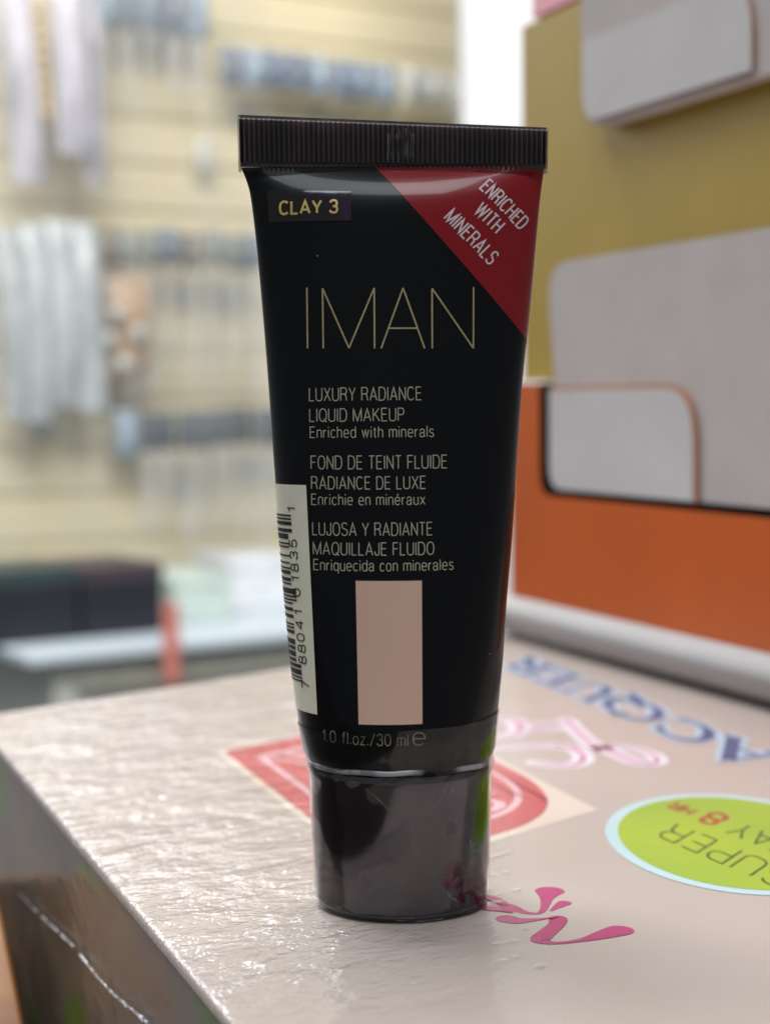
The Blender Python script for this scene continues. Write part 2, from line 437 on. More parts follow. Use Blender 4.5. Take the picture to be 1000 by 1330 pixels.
# bars of the printed number, modules stacked along the height
Lc = ['0001101', '0011001', '0010011', '0111101', '0100011', '0110001', '0101111', '0111011', '0110111', '0001011']
num = '788041018351'
code = '101' + ''.join(Lc[int(c)] for c in num[:6]) + '01010' + ''.join(''.join('1' if x == '0' else '0' for x in Lc[int(c)]) for c in num[6:]) + '101'
_, zc0 = tube_hit(394, 886); _, zc1 = tube_hit(372, 668)
def x_at(px, z):       # surface angle of the point seen at column px on height z
    py = 886 + (668 - 886) * (z - zc0) / (zc1 - zc0)
    d = ray(px, py); y = -0.004
    for _ in range(25):
        p = CAM + d * ((y - CAM.y) / d.y); y = 0.5 * y + 0.5 * front(p.x, z).y
    return math.asin(max(-0.985, min(0.985, (p.x - fxc(z)) / fa(z))))
bm = bmesh.new()
i = 0
while i < 95:
    if code[i] == '1':
        j = i
        while j < 95 and code[j] == '1': j += 1
        za = zc0 + (zc1 - zc0) * i / 95; zb_ = zc0 + (zc1 - zc0) * j / 95
        longbar = i < 10 or i > 84 or 44 < i < 51
        tmid = (i + j) / 2 / 95
        pxr = (394.5 + (379.5 - 394.5) * tmid) if longbar else (388.5 + (374.5 - 388.5) * tmid)
        a0 = x_at(pxr, za)
        rws = [[tube_pt(zz, a0 + (R(-112) - a0) * k / 12, 0.0002) for k in range(13)] for zz in (za, zb_)]
        b2 = grid(rws); me = bpy.data.meshes.new('x'); b2.to_mesh(me); b2.free(); bm.from_mesh(me); bpy.data.meshes.remove(me)
        i = j
    else: i += 1
link('barcode_bars', bm, M_black_ink, label)
bm = bmesh.new()
for ch, cx, cy in (('1', 378.8, 661.6), ('5', 380.6, 705.6), ('3', 381.6, 721), ('8', 382.8, 736.7), ('1', 383.8, 751.5), ('0', 385.3, 769),
                   ('1', 387.6, 795), ('4', 389.2, 811), ('0', 390.6, 827.5), ('8', 392, 842), ('8', 393, 856.8), ('7', 397, 889)):
    xc_, zc_ = tube_hit(cx, cy); wch = GL[ch][0]; kx = 0.00108; kz = 0.00108 / 0.46
    set_text(bm, ch, Vector((xc_ + kx / 2, zc_ - wch * kz / 2)), Vector((0, 1)), Vector((-1, 0)), wch * kz, kx, 0.00017, lambda x, y, e: front(x, y, 0.0002 + e))
link('barcode_digits', bm, M_black_ink, label)

# --- crimped end: ribbed bar, cut a little out of square
pTL = on_plane(311.5, 150, (0, 0, 0), YA); pTR = on_plane(709, 166.5, (0, 0, 0), YA)
pBL = on_plane(313, 217, (0, 0, 0), YA); pBR = on_plane(708, 220, (0, 0, 0), YA)
NR = 62
def crimp_profile(k, zfrac, side):
    x = k / (NR * 8)
    rib = 0.5 + 0.5 * math.cos(2 * math.pi * k / 8)
    edge = 1.0 if 0.06 < zfrac < 0.93 else 0.0
    return side * (0.00062 + edge * 0.0008 * min(1, rib * 1.5))
bm = bmesh.new(); rows = []
levels = [0, 0.05, 0.09, 0.5, 0.9, 0.95, 1.0]
def crimp_row(side, lv):
    r = []
    for k in range(NR * 8 + 1):
        t = k / (NR * 8)
        bpt = pBL.lerp(pBR, t); tpt = pTL.lerp(pTR, t); p = bpt.lerp(tpt, lv)
        y = crimp_profile(k, lv, side)
        r.append(Vector((p.x, y, p.z)))
    return r
rows = [crimp_row(-1, l) for l in levels] + [crimp_row(1, l) for l in levels[::-1]]
rows.append(rows[0])
bm = grid(rows)
bmesh.ops.remove_doubles(bm, verts=bm.verts, dist=1e-6)
bmesh.ops.holes_fill(bm, edges=[e for e in bm.edges if e.is_boundary], sides=0)
bmesh.ops.recalc_face_normals(bm, faces=bm.faces)
q = N('crimp_plastic'); v = q.pos()
q.bsdf(Base_Color=q.ramp(q.noise(q.mapped(v, (1, 1, 0.2)), 300, 3), [(0.35, srgb(66, 54, 57)), (0.7, srgb(100, 84, 87))]), Roughness=0.34, Specular_IOR_Level=0.5)
link('crimp_seal', bm, q.m, tube)

# --- clear film on the crimp and round the cap
def film(name, strength, scale, tint=(1, 1, 1, 1), base=0.03, stretch=(1, 1, 0.5)):
    q = N(name); v = q.pos()
    h = q.math('ADD', q.noise(q.mapped(v, stretch), scale, 3, 0.5, 0.6), q.math('MULTIPLY', q.noise(v, scale * 3.3, 2), 0.25))
    h = q.math('MULTIPLY', h, q.rng(q.noise(v, 45, 2), 0.42, 0.66, 0.25, 2.2))
    nrm = q.bump(h, strength, 0.0012)
    fr = q.n('ShaderNodeFresnel', i_IOR=1.45, i_Normal=nrm)
    gl = q.n('ShaderNodeBsdfGlossy', i_Roughness=0.06, i_Normal=nrm); gl.inputs['Color'].default_value = (1, 1, 1, 1)
    tr = q.n('ShaderNodeBsdfTransparent'); tr.inputs['Color'].default_value = tint
    fac = q.math('MULTIPLY', q.math('ADD', fr.outputs[0], base), 0.75, True)
    mx = q.n('ShaderNodeMixShader'); q.set(mx, '0', fac)
    q.t.links.new(tr.outputs[0], mx.inputs[1]); q.t.links.new(gl.outputs[0], mx.inputs[2]); q.t.links.new(mx.outputs[0], q.out.inputs[0])
    return q.m
M_film = film('clear_shrink_film', 0.34, 100, base=0.01)
M_film2 = film('clear_crimp_film', 0.3, 200, base=0.0, stretch=(1, 1, 0.4))
rows = []
for lv in (-0.09, 0.0, 0.3, 0.6, 0.9, 1.03):
    r = []
    for k in range(64):
        a = 2 * math.pi * k / 64; ca, sa = math.cos(a), math.sin(a)
        t = 0.5 + 0.5 * math.copysign(abs(sa) ** 0.5, sa)
        p = pBL.lerp(pBR, t).lerp(pTL.lerp(pTR, t), lv)
        ex = 0.00035 * math.copysign(min(1, abs(sa) * 3), sa)
        th = 0.00155 + 0.0001 * math.sin(7 * a + lv * 3)
        r.append(Vector((p.x + ex, -th * math.copysign(min(1, abs(ca) * 2.2), ca), p.z)))
    rows.append(r)
link('crimp_film', grid(rows, True), M_film2, tube, True)

# --- cap
cTL = on_plane(403, 990, (0, 0, 0), YA); cTR = on_plane(636, 990, (0, 0, 0), YA)
cBL = on_plane(412.5, 1176, (0, 0, 0), YA); cBR = on_plane(632.5, 1176, (0, 0, 0), YA)
cz1 = Z0 - 0.0004
def cap_pt(z, th, off=0.0):
    t = z / cz1; a = ((cBR.x - cBL.x) * (1 - t) + (cTR.x - cTL.x) * t) / 2 + off
    xc = ((cBL.x + cBR.x) * (1 - t) + (cTL.x + cTR.x) * t) / 2
    return xc, a
def ring(xc, a, z, n=128): return [Vector((xc + a * math.sin(2 * math.pi * j / n), -a * DEPTH * math.cos(2 * math.pi * j / n), z)) for j in range(n)]
rows = []
for z, ins in ((0.0, 0.0018), (0.00012, 0.0009), (0.0005, 0.00035), (0.0011, 0.0)):
    xc, a = cap_pt(z, 0); rows.append(ring(xc, a - ins, z))
for i in range(1, 30):
    z = 0.0011 + (cz1 - 0.0018) * i / 30; xc, a = cap_pt(z, 0); rows.append(ring(xc, a, z))
for dz, ins in ((-0.0005, 0.0001), (-0.0002, 0.0004), (0.0, 0.001), (0.0, 0.006), (0.0, 0.0125)):
    z = cz1 + dz; xc, a = cap_pt(z, 0); rows.append(ring(xc, a - ins, z))
bm = grid(rows, True)
bmesh.ops.holes_fill(bm, edges=[e for e in bm.edges if e.is_boundary], sides=0)
bmesh.ops.recalc_face_normals(bm, faces=bm.faces)
q = N('cap_gunmetal'); v = q.pos()
tint = q.ramp(q.noise(v, 90, 3, 0.6), [(0.3, srgb(86, 84, 96)), (0.5, srgb(94, 92, 97)), (0.66, srgb(98, 91, 95))])
q.bsdf(Base_Color=tint, Metallic=1.0, Roughness=q.rng(q.noise(q.mapped(v, (1, 1, .4)), 60, 4), 0.3, 0.7, 0.07, 0.15))
link('cap', bm, q.m, tube, True)
# tube shoulder closing ring under the body
rows = [[tube_pt(Z0, 2 * math.pi * j / 128, 0) for j in range(128)], [Vector((fxc(Z0) + 0.011 * math.sin(2 * math.pi * j / 128), -0.0095 * math.cos(2 * math.pi * j / 128), Z0 + 0.0002)) for j in range(128)]]
link('shoulder', grid(rows, True), M_body, tube, True)
# shrink film: wrinkled sleeve, ragged upper rim
_, zrim = tube_hit(515, 951)
rows = []
nn = 220
rnd = [random.uniform(-1, 1) for _ in range(40)]
prof = [(0.0004, 0.0002), (0.002, 0.00035), (0.006, 0.0003), (0.011, 0.0003), (0.016, 0.00035), (cz1 - 0.0019, 0.0003), (cz1 - 0.0012, 0.0006), (cz1 - 0.0008, 0.0006), (cz1 - 0.0003, 0.00065), (cz1 + 0.0006, None), (cz1 + 0.0022, None), ('rim', None)]
for lv, (z, o) in enumerate(prof):
    r = []
    for j in range(nn):
        th = 2 * math.pi * j / nn
        wob = 0.00007 * math.sin(9 * th + lv * 0.9 + rnd[lv]) + 0.00005 * math.sin(23 * th - lv * 1.7)
        if z == 'rim':
            zz = zrim + 0.0008 * math.sin(th) * (1 if math.cos(th) > -2 else 0) + 0.00012 * math.sin(5 * th + 1) ; r.append(tube_pt(zz, th, 0.00022 + wob * 0.3))
        elif o is None:
            r.append(tube_pt(max(z, Z0), th, 0.00012 + max(0, wob)))
        else:
            xc, a = cap_pt(z, 0); a += o + wob
            r.append(Vector((xc + a * math.sin(th), -a * DEPTH * math.cos(th), z)))
    rows.append(r)
link('shrink_film', grid(rows, True), M_film, tube, True)

def whitish_film(name, amount, scale):
    q = N(name); v = q.pos()
    f = q.math('MULTIPLY', q.rng(q.noise(q.mapped(v, (1, 1, 0.5)), scale, 3), 0.38, 0.68), amount)
    d = q.n('ShaderNodeBsdfPrincipled', i_Roughness=0.2, i_Specular_IOR_Level=0.8); d.inputs['Base Color'].default_value = srgb(214, 214, 220)
    t = q.n('ShaderNodeBsdfTransparent'); mx = q.n('ShaderNodeMixShader'); q.set(mx, '0', f)
    q.t.links.new(t.outputs[0], mx.inputs[1]); q.t.links.new(d.outputs[0], mx.inputs[2]); q.t.links.new(mx.outputs[0], q.out.inputs[0]); return q.m
M_highlight = whitish_film('crease_highlight', 0.6, 150); M_glint = whitish_film('film_glint', 0.32, 500)  # whitish colour stands for light caught on the clear film
# sleeve crease bridging cap and tube, its highlight painted white
rows = []
for k in range(9):
    a = R(-100 + 200 * k / 8); r = []
    for j in range(160):
        th = 2 * math.pi * j / 160; xc, ar = cap_pt(cz1, 0)
        rr = ar + 0.0003 + 0.0004 * math.cos(a); zz = cz1 + 0.0003 + 0.00042 * math.sin(a) + 0.00012 * math.sin(3 * th + 1) + 0.00007 * math.sin(11 * th)
        r.append(Vector((xc + rr * math.sin(th), -rr * DEPTH * math.cos(th), zz)))
    rows.append(r)
link('film_crease', grid(rows, True), M_highlight, tube, True)
# sleeve wrinkles on the cap and its crimp seam, with glints painted white
def cap_hit(px, py):
    d = ray(px, py); y = -0.011
    for _ in range(25):
        p = CAM + d * ((y - CAM.y) / d.y); xc, a = cap_pt(max(0, min(p.z, cz1)), 0, 0.00042)
        u = max(-0.99, min(0.99, (p.x - xc) / a)); y = 0.5 * y - 0.5 * a * DEPTH * math.sqrt(1 - u * u)
    return p.x, p.z
def cap_surf(x, z, off):
    xc, a = cap_pt(max(0, min(z, cz1)), 0, off); u = max(-0.99, min(0.99, (x - xc) / a)); return Vector((x, -a * DEPTH * math.sqrt(1 - u * u), z))
bm = bmesh.new()
WR = [([(473, 1022), (490, 1037), (507, 1052)], 1.0), ([(581, 1014), (577, 1028), (566, 1046)], 1.0), ([(590, 1020), (584, 1034)], 0.8),
      ([(565, 1160), (572, 1170), (584, 1177)], 1.6), ([(578, 1152), (585, 1165), (594, 1170)], 1.3),
      ([(610, 1090), (615, 1104), (612, 1122)], 1.2), ([(417, 1165), (440, 1178), (470, 1187)], 1.0), ([(508, 1194), (540, 1196), (575, 1192)], 1.6)]
rng = random.Random(3)
for k, (pts, wd_) in enumerate(WR):
    q2 = [Vector(cap_hit(*p)) for p in pts]; q2 = [tuple(q2[i].lerp(q2[i + 1], t / 5)) for i in range(len(q2) - 1) for t in range(5)] + [tuple(q2[-1])]
    q2 = [(x + rng.uniform(-1, 1) * 0.00006, z + rng.uniform(-1, 1) * 0.00006) for x, z in q2]
    stroke_ribbon(bm, q2, wd_ * PXM, lambda x, z, k=k: cap_surf(x, z, 0.00062 + k * 4e-6))
link('wrinkle_glints', bm, M_glint, tube)
bm = bmesh.new()
for k in range(14):
    x = 503 + k * 2.6 + rng.uniform(-1, 1)
    a = on_plane(x, 164 + rng.uniform(0, 12), (0, -0.0019, 0), YA); b = on_plane(x + rng.uniform(-.6, .6), 211 - rng.uniform(0, 12), (0, -0.0019, 0), YA)
    stroke_ribbon(bm, [(a.x, a.z), ((a.x + b.x) / 2 + 0.00004, (a.z + b.z) / 2), (b.x, b.z)], rng.uniform(0.5, 1.7) * PXM, lambda x, z, k=k: Vector((x, -0.0019 - k * 4e-6, z)))
link('seam_glints', bm, M_glint, tube)

# ================================================================== THE WRAPPED CARTON IT STANDS ON
LB = ground(-34, 931.5); BK = ground(378, 867); LF = ground(302, 1330)
ub = (BK - LB).normalized(); uf = (LF - LB).normalized()
carton = thing('wrapped_carton', 'beige printed carton in wrinkled clear film carrying the tube', 'carton')
WID, LEN, HGT = 0.46, 0.34, 0.075
A0, A1, A2, A3 = LB, LB + ub * WID, LB + ub * WID + uf * LEN, LB + uf * LEN
EDGE = uf.copy(); SIDE_N = Vector((EDGE.y, -EDGE.x, 0)).normalized()
if SIDE_N.x > 0: SIDE_N = -SIDE_N

def film_coat(q, base, rough=0.55):
    """paper print under clear film: wrinkled clear coat, strongest towards the left edge of the carton"""
    v = q.pos()
    sx = q.n('ShaderNodeSeparateXYZ'); q.set(sx, '0', v)
    m = q.math('MULTIPLY', q.rng(sx.outputs[0], -0.026, 0.026, 1.0, 0.07), q.math('MULTIPLY', q.rng(q.noise(v, 24, 2), 0.34, 0.58, 0.45, 1.0), q.rng(sx.outputs[1], -0.045, 0.02, 0.4, 1.0)))
    rot = lambda a: q.mapped(v, rot=(0, 0, R(a)))
    big = q.noise(q.mapped(rot(-38), (0.6, 1.0, 1)), 85, 5, 0.58, 0.6)
    mid = q.noise(q.mapped(rot(-50), (0.6, 1.0, 1)), 260, 3, 0.6, 0.5)
    vor = q.n('ShaderNodeTexVoronoi', feature='SMOOTH_F1'); q.set(vor, 'Vector', q.mapped(rot(-60), (0.6, 1, 1))); vor.inputs['Scale'].default_value = 230
    h = q.math('ADD', q.math('MULTIPLY', q.math('SUBTRACT', big, 0.5), 2.0), q.math('ADD', q.math('MULTIPLY', q.math('SUBTRACT', mid, 0.5), 0.8), q.math('MULTIPLY', q.math('SUBTRACT', vor.outputs['Distance'], 0.35), 0.2)))
    h = q.math('MULTIPLY', h, m)
    nrm = q.bump(h, 1.0, 0.0027)
    nd = q.bsdf(Base_Color=base, Roughness=rough, Specular_IOR_Level=0.2, Coat_Weight=1.0, Coat_Roughness=q.rng(sx.outputs[0], -0.01, 0.03, 0.10, 0.30), Coat_IOR=1.5, Coat_Normal=nrm,
                Normal=q.bump(h, 0.15, 0.001))
    return nd
def printed(name, col, var=0.05, scale=40):
    q = N(name); v = q.pos(); f = q.noise(v, scale, 4, 0.6)
    lo = tuple(c * (1 - var) for c in col[:3]) + (1,); hi = tuple(min(1, c * (1 + var)) for c in col[:3]) + (1,)
    film_coat(q, q.ramp(f, [(0.3, lo), (0.7, hi)])); return q.m
M_beige = printed('carton_beige_print', srgb(184, 170, 163), 0.05, 14)
bm = prism([A0, A1, A2, A3], Vector((0, 0, -0.004)))
def top_sheet():
    bm = prism([A0, A1, A2, A3], Vector((0, 0, -0.0016)), 0.0)
    bmesh.ops.bevel(bm, geom=[e for e in bm.edges if all(v.co.z > -1e-6 for v in e.verts)], offset=0.0009, segments=3, affect='EDGES', profile=0.5)
    return bm
link('top_panel', top_sheet(), M_beige, carton, True).data.set_sharp_from_angle(angle=R(30))
# side walls under the top: brown print behind creased film
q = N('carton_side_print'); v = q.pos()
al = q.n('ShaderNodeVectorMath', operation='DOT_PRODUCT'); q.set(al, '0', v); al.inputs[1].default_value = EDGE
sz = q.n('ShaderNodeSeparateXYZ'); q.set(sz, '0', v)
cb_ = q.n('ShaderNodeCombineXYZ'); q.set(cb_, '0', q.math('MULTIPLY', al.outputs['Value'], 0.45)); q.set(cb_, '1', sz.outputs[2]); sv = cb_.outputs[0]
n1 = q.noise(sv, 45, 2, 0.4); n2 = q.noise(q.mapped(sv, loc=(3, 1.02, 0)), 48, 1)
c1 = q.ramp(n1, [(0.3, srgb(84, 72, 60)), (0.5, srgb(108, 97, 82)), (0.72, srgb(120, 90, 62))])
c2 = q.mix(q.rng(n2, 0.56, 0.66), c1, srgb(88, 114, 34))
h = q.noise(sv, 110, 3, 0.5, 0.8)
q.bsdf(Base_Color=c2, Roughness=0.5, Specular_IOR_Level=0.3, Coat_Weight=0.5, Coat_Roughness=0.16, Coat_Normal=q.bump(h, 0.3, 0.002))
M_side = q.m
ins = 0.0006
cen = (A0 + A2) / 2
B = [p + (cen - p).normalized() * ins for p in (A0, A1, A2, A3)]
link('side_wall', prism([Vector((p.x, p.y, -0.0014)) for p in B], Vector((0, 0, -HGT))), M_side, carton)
# film seam: raised crease running along the left side
def on_side(px, py, off=0.0): return on_plane(px, py, LB + SIDE_N * off, SIDE_N)
def tube_curve(pts, rad, n=8):
    rows = []
    for i, p in enumerate(pts):
        d = (pts[min(i + 1, len(pts) - 1)] - pts[max(i - 1, 0)]).normalized(); s = d.cross(Vector((0, 0, 1))).normalized(); u = s.cross(d)
        rr = rad[i] if isinstance(rad, list) else rad
        rows.append([p + (s * math.cos(2 * math.pi * k / n) + u * math.sin(2 * math.pi * k / n)) * rr for k in range(n)])
    return grid(rows, True)
pts, rad = [], []
rng = random.Random(11)
for i in range(90):
    t = i / 89
    pts.append(on_side(26 + 165 * t + 2.0 * math.sin(7 * t) + rng.uniform(-.6, .6), 1160 + 172 * t + 2.5 * math.sin(11 * t) + rng.uniform(-.6, .6), 0.0003)); rad.append((0.00016 + 0.00016 * rng.random() + 0.0004 * max(0, t - 0.6) * rng.random()) * min(1, 0.3 + 4 * t))
M_crease = whitish_film('white_film_fold', 0.85, 260)
link('film_crease', tube_curve(pts, rad), M_crease, carton, True)
# unseen counter added under the carton, dark so the cap reflects dark
cb = link('added_counter', prism([Vector((-0.9, -0.55, -HGT - 0.0016)), Vector((0.6, -0.55, -HGT - 0.0016)), Vector((0.6, 0.5, -HGT - 0.0016)), Vector((-0.9, 0.5, -HGT - 0.0016))], Vector((0, 0, -0.03))), plain('added_counter_dark', srgb(40, 34, 32), 0.5, vary=0.2, scale=8))
tag(cb, None, None, None, 'structure')

M_glare = whitish_film('film_glare_white', 0.42, 420)
# --- print on the top, each a thin sheet a fraction of a millimetre above the one below
def flat_poly(pts2, z): 
    bm = bmesh.new(); f = bm.faces.new([bm.verts.new((p[0], p[1], z)) for p in pts2])
    if f.normal.z < 0: bmesh.ops.reverse_faces(bm, faces=bm.faces)
    f.normal_update()
    if f.normal.z < 0: f.normal_flip()
    return bm
def smooth_path(p, k=8):
    out = []
    for i in range(len(p) - 1):
        p0 = p[max(i - 1, 0)]; p1 = p[i]; p2 = p[i + 1]; p3 = p[min(i + 2, len(p) - 1)]
        for j in range(k):
            t = j / k
            out.append([0.5 * ((2 * p1[c]) + (-p0[c] + p2[c]) * t + (2 * p0[c] - 5 * p1[c] + 4 * p2[c] - p3[c]) * t * t + (-p0[c] + 3 * p1[c] - 3 * p2[c] + p3[c]) * t ** 3) for c in range(len(p1))])
    out.append(list(p[-1])); return out
def ribbon(bm, path, z, grow=0.0):
    """path: (px, py, width in mm) points on the carton top -> ribbon with round ends"""
    q = smooth_path([(ground(a, b).x, ground(a, b).y, wd * 0.0005) for a, b, wd in path])
    L, Rr = [], []
    for i, (x, y, wd) in enumerate(q):
        a = q[max(i - 1, 0)]; b = q[min(i + 1, len(q) - 1)]
        d = Vector((b[0] - a[0], b[1] - a[1])).normalized(); n = Vector((-d.y, d.x)) * (max(wd, 0.00005) + grow)
        L.append(bm.verts.new((x + n.x, y + n.y, z))); Rr.append(bm.verts.new((x - n.x, y - n.y, z)))
    for i in range(len(L) - 1): bm.faces.new((Rr[i], Rr[i + 1], L[i + 1], L[i]))
    for (x, y, wd), lv, rv in ((q[0], L[0], Rr[0]), (q[-1], Rr[-1], L[-1])):
        r = max(wd, 0.00005) + grow; c = Vector((x, y)); s = Vector((lv.co.x, lv.co.y)) - c
        arc = [lv]
        for k in range(1, 8):
            a = math.pi * k / 8; arc.append(bm.verts.new((c.x + s.x * math.cos(a) - s.y * math.sin(a), c.y + s.x * math.sin(a) + s.y * math.cos(a), z)))
        arc.append(rv); bm.faces.new(arc)
    return bm
ZA, ZB, ZC, ZD = 0.00004, 0.00008, 0.00012, 0.00016
G = lambda px, py: (ground(px, py).x, ground(px, py).y)

# pale square with the red shield
sq = [G(278, 974), G(531, 926), G(776, 1052), G(488, 1140)]
M_sq = printed('square_pale_print', srgb(220, 204, 192), 0.03)
badge = link('printed_square', flat_poly(sq, ZA), M_sq, carton); tag(badge, 'pale square printed with a red leaf shaped shield', None)
M_redp = printed('shield_red_print', srgb(190, 76, 82), 0.08, 60)
M_pinkl = printed('shield_pink_line', srgb(226, 178, 186), 0.05, 60)
def sqp(u, v):   # u from the left corner to the near corner, v from left corner to far corner
    a, f, r_, n_ = [Vector(p) for p in sq]
    return tuple(a * (1 - u) * (1 - v) + n_ * u * (1 - v) + f * (1 - u) * v + r_ * u * v)
shield = rounded([sqp(0.03, 0.03), sqp(0.97, 0.03), sqp(0.97, 0.80), sqp(0.80, 0.97), sqp(0.03, 0.97)], [0.002, 0.006, 0.013, 0.012, 0.006], 10)
def shrink(poly, k):
    c = Vector((sum(p[0] for p in poly) / len(poly), sum(p[1] for p in poly) / len(poly)))
    return [c + (Vector((p[0], p[1])) - c) * k for p in poly]
sh = link('shield', flat_poly(shield, ZB), M_redp, badge)
bm = flat_poly(shrink(shield, 0.82), ZC); link('shield_line', bm, M_pinkl, badge)
bm = flat_poly(shrink(shield, 0.765), ZD); link('shield_centre', bm, M_redp, badge)
for pth in ([(636, 1040, 1.0), (650, 1046, 2.2), (640, 1054, 1.6)], [(600, 1030, 2), (640, 1032, 1.2)], [(372, 980, 2), (400, 984, 3), (440, 988, 2)], [(330, 985, .8), (380, 990, 1.4), (420, 1000, .8)]):
    bm = ribbon(bmesh.new(), pth, ZD + 0.00006); link('shield_mark', bm, M_pinkl, badge)

# blue serif word, pink script word, both read from the far side
M_blue = printed('word_blue_print', srgb(36, 66, 122), 0.15, 90)
M_pale = printed('word_pale_blue_outline', srgb(178, 200, 224), 0.05)
M_pink = printed('script_pink_print', srgb(196, 84, 140), 0.12, 90)
M_pale2 = printed('script_pale_outline', srgb(232, 224, 236), 0.03)
def ground_text(bm, s, start, end, z, foot, head, wd_, k=1.0):
    """start/end of the baseline and one upright stroke (foot -> head) as picture points on the carton top"""
    a = Vector(G(*start)); b = Vector(G(*end)); d = (b - a).normalized(); n = (Vector(G(*head)) - Vector(G(*foot))) * k
    set_text(bm, s, a, d, n, (b - a).length, 1.0, wd_, lambda x, y, e: (x, y, z + e), 0.2)
class Plane2:
    """letter frame on the carton top: u along the word, v towards the top of the letters, in letter heights"""
    def __init__(s, start, end, total, h):
        s.a = Vector(G(*start)); b = Vector(G(*end)); s.d = (b - s.a) / total; s.n = Vector((-s.d.y, s.d.x)).normalized() * h
    def __call__(s, u, v): return s.a + s.d * u + s.n * v
def strokes2(bm, P, strokes, z0, grow):
    for si, st in enumerate(strokes):
        z = z0 + (si % 6) * 1.5e-5
        pts = smooth_path([(*P(u, v), wd) for u, v, wd in st], 7)
        L, Rr = [], []
        for i, (x, y, wd) in enumerate(pts):
            a = pts[max(i - 1, 0)]; b = pts[min(i + 1, len(pts) - 1)]; d = Vector((b[0] - a[0], b[1] - a[1]))
            if d.length < 1e-9: continue
            d.normalize(); n = Vector((-d.y, d.x)) * (wd * 0.0005 + grow); e = d * grow * (-1 if i == 0 else 1 if i == len(pts) - 1 else 0)
            L.append(bm.verts.new((x + n.x + e.x, y + n.y + e.y, z))); Rr.append(bm.verts.new((x - n.x + e.x, y - n.y + e.y, z)))
        for i in range(len(L) - 1): bm.faces.new((Rr[i], Rr[i + 1], L[i + 1], L[i]))
TK, TN = 3.1, 1.0
def ell(cu, cv, ru, rv, a0, a1, n=18):
    r = []
    for i in range(n + 1):
        a = R(a0 + (a1 - a0) * i / n)
        r.append((cu + ru * math.cos(a), cv + rv * math.sin(a), TN + (TK - TN) * abs(math.cos(a)) ** 1.5))
    return r
def letters(word):
    out = []
    for ch, u in word:
        if ch == 'L': out += [[(u + .15, 0, TK), (u + .15, 1, TK)], [(u, 1, TN), (u + .32, 1, TN)], [(u, 0.02, TN), (u + .55, 0.02, TN)], [(u + .55, 0, TN), (u + .6, .28, TN)]]
        if ch == 'A': out += [[(u + .05, 0, TN), (u + .42, 1, TN)], [(u + .40, 1, TK), (u + .78, 0, TK)], [(u + .2, .36, TN), (u + .6, .36, TN)], [(u - .05, .01, TN), (u + .2, .01, TN)], [(u + .62, .01, TN), (u + .95, .01, TN)]]
        if ch == 'C': out += [ell(u + .45, .5, .45, .5, 50, 310), [(u + .75, .95, TN), (u + .76, .68, TN)]]
        if ch == 'Q': out += [ell(u + .5, .5, .5, .5, 90, 450), [(u + .45, .25, TN), (u + .68, .05, TK), (u + .98, -.22, TN)]]
        if ch == 'U': out += [[(u + .14, 1, TK), (u + .14, .32, TK), (u + .22, .08, TK * .8), (u + .42, 0, TN), (u + .62, .08, TN), (u + .68, .32, TN), (u + .68, 1, TN)], [(u, 1, TN), (u + .3, 1, TN)], [(u + .55, 1, TN), (u + .82, 1, TN)]]
        if ch == 'E': out += [[(u + .14, 0, TK), (u + .14, 1, TK)], [(u, 1, TN), (u + .58, 1, TN)], [(u, 0, TN), (u + .62, 0, TN)], [(u + .14, .52, TN), (u + .45, .52, TN)], [(u + .58, 1, TN), (u + .58, .76, TN)], [(u + .62, 0, TN), (u + .64, .26, TN)]]
        if ch == 'R': out += [[(u + .14, 0, TK), (u + .14, 1, TK)], [(u, 1, TN), (u + .4, 1, TN), (u + .62, .88, TK * .8), (u + .6, .62, TK * .8), (u + .4, .52, TN), (u + .14, .52, TN)], [(u + .36, .52, TK * .8), (u + .78, 0, TK)], [(u, 0, TN), (u + .3, 0, TN)]]
    return out
word = [('L', 0), ('A', .72), ('C', 1.78), ('Q', 2.80), ('U', 3.96), ('E', 4.94), ('R', 5.68)]
PW = Plane2((978, 969), (785, 893), 1.0, 1.0)
PW.d = (Vector(G(785, 893)) - Vector(G(978, 969))) / (4.3 - 1.14); PW.a = Vector(G(978, 969)) - PW.d * 1.14
PW.n = (Vector(G(934, 993)) - Vector(G(978, 969))) * 0.78
bm = bmesh.new(); strokes2(bm, PW, letters(word), ZA, 0.0013); link('word_outline', bm, M_pale, carton)
bm = bmesh.new(); strokes2(bm, PW, letters(word), 0.00015, 0.0); link('word_lettering', bm, M_blue, carton)
script = [[(735, 935, .8), (762, 962, 1.1), (790, 975, 1.2), (825, 990, 1.2), (848, 992, 1.1), (853, 985, .9), (835, 976, .8), (800, 970, .7), (765, 973, .9), (725, 968, .9), (690, 970, .9), (640, 972, .8)],
          [(694, 991, .7), (722, 995, .9), (748, 993, 1.2), (758, 984, 1.2), (744, 973, .9), (720, 970, .8)],
          [(668, 942, 1.6), (700, 940, 1.2), (742, 939, .9)], [(672, 950, 1.0), (700, 949, 1.6), (725, 947, .8)], [(640, 935, 1.0), (668, 937, 1.4), (676, 948, 1.2), (660, 957, 1.0), (630, 960, .8)]]
bm = bmesh.new()
for k, s_ in enumerate(script): ribbon(bm, s_, 0.00003 + 1.5e-5 * k, 0.0017)
link('script_outline', bm, M_pale2, carton)
bm = bmesh.new()
for k, s_ in enumerate(script): s_ = [(a, b, c * 0.72) for a, b, c in s_]; ribbon(bm, s_, 0.00012 + 1.5e-5 * k)
link('script_lettering', bm, M_pink, carton)

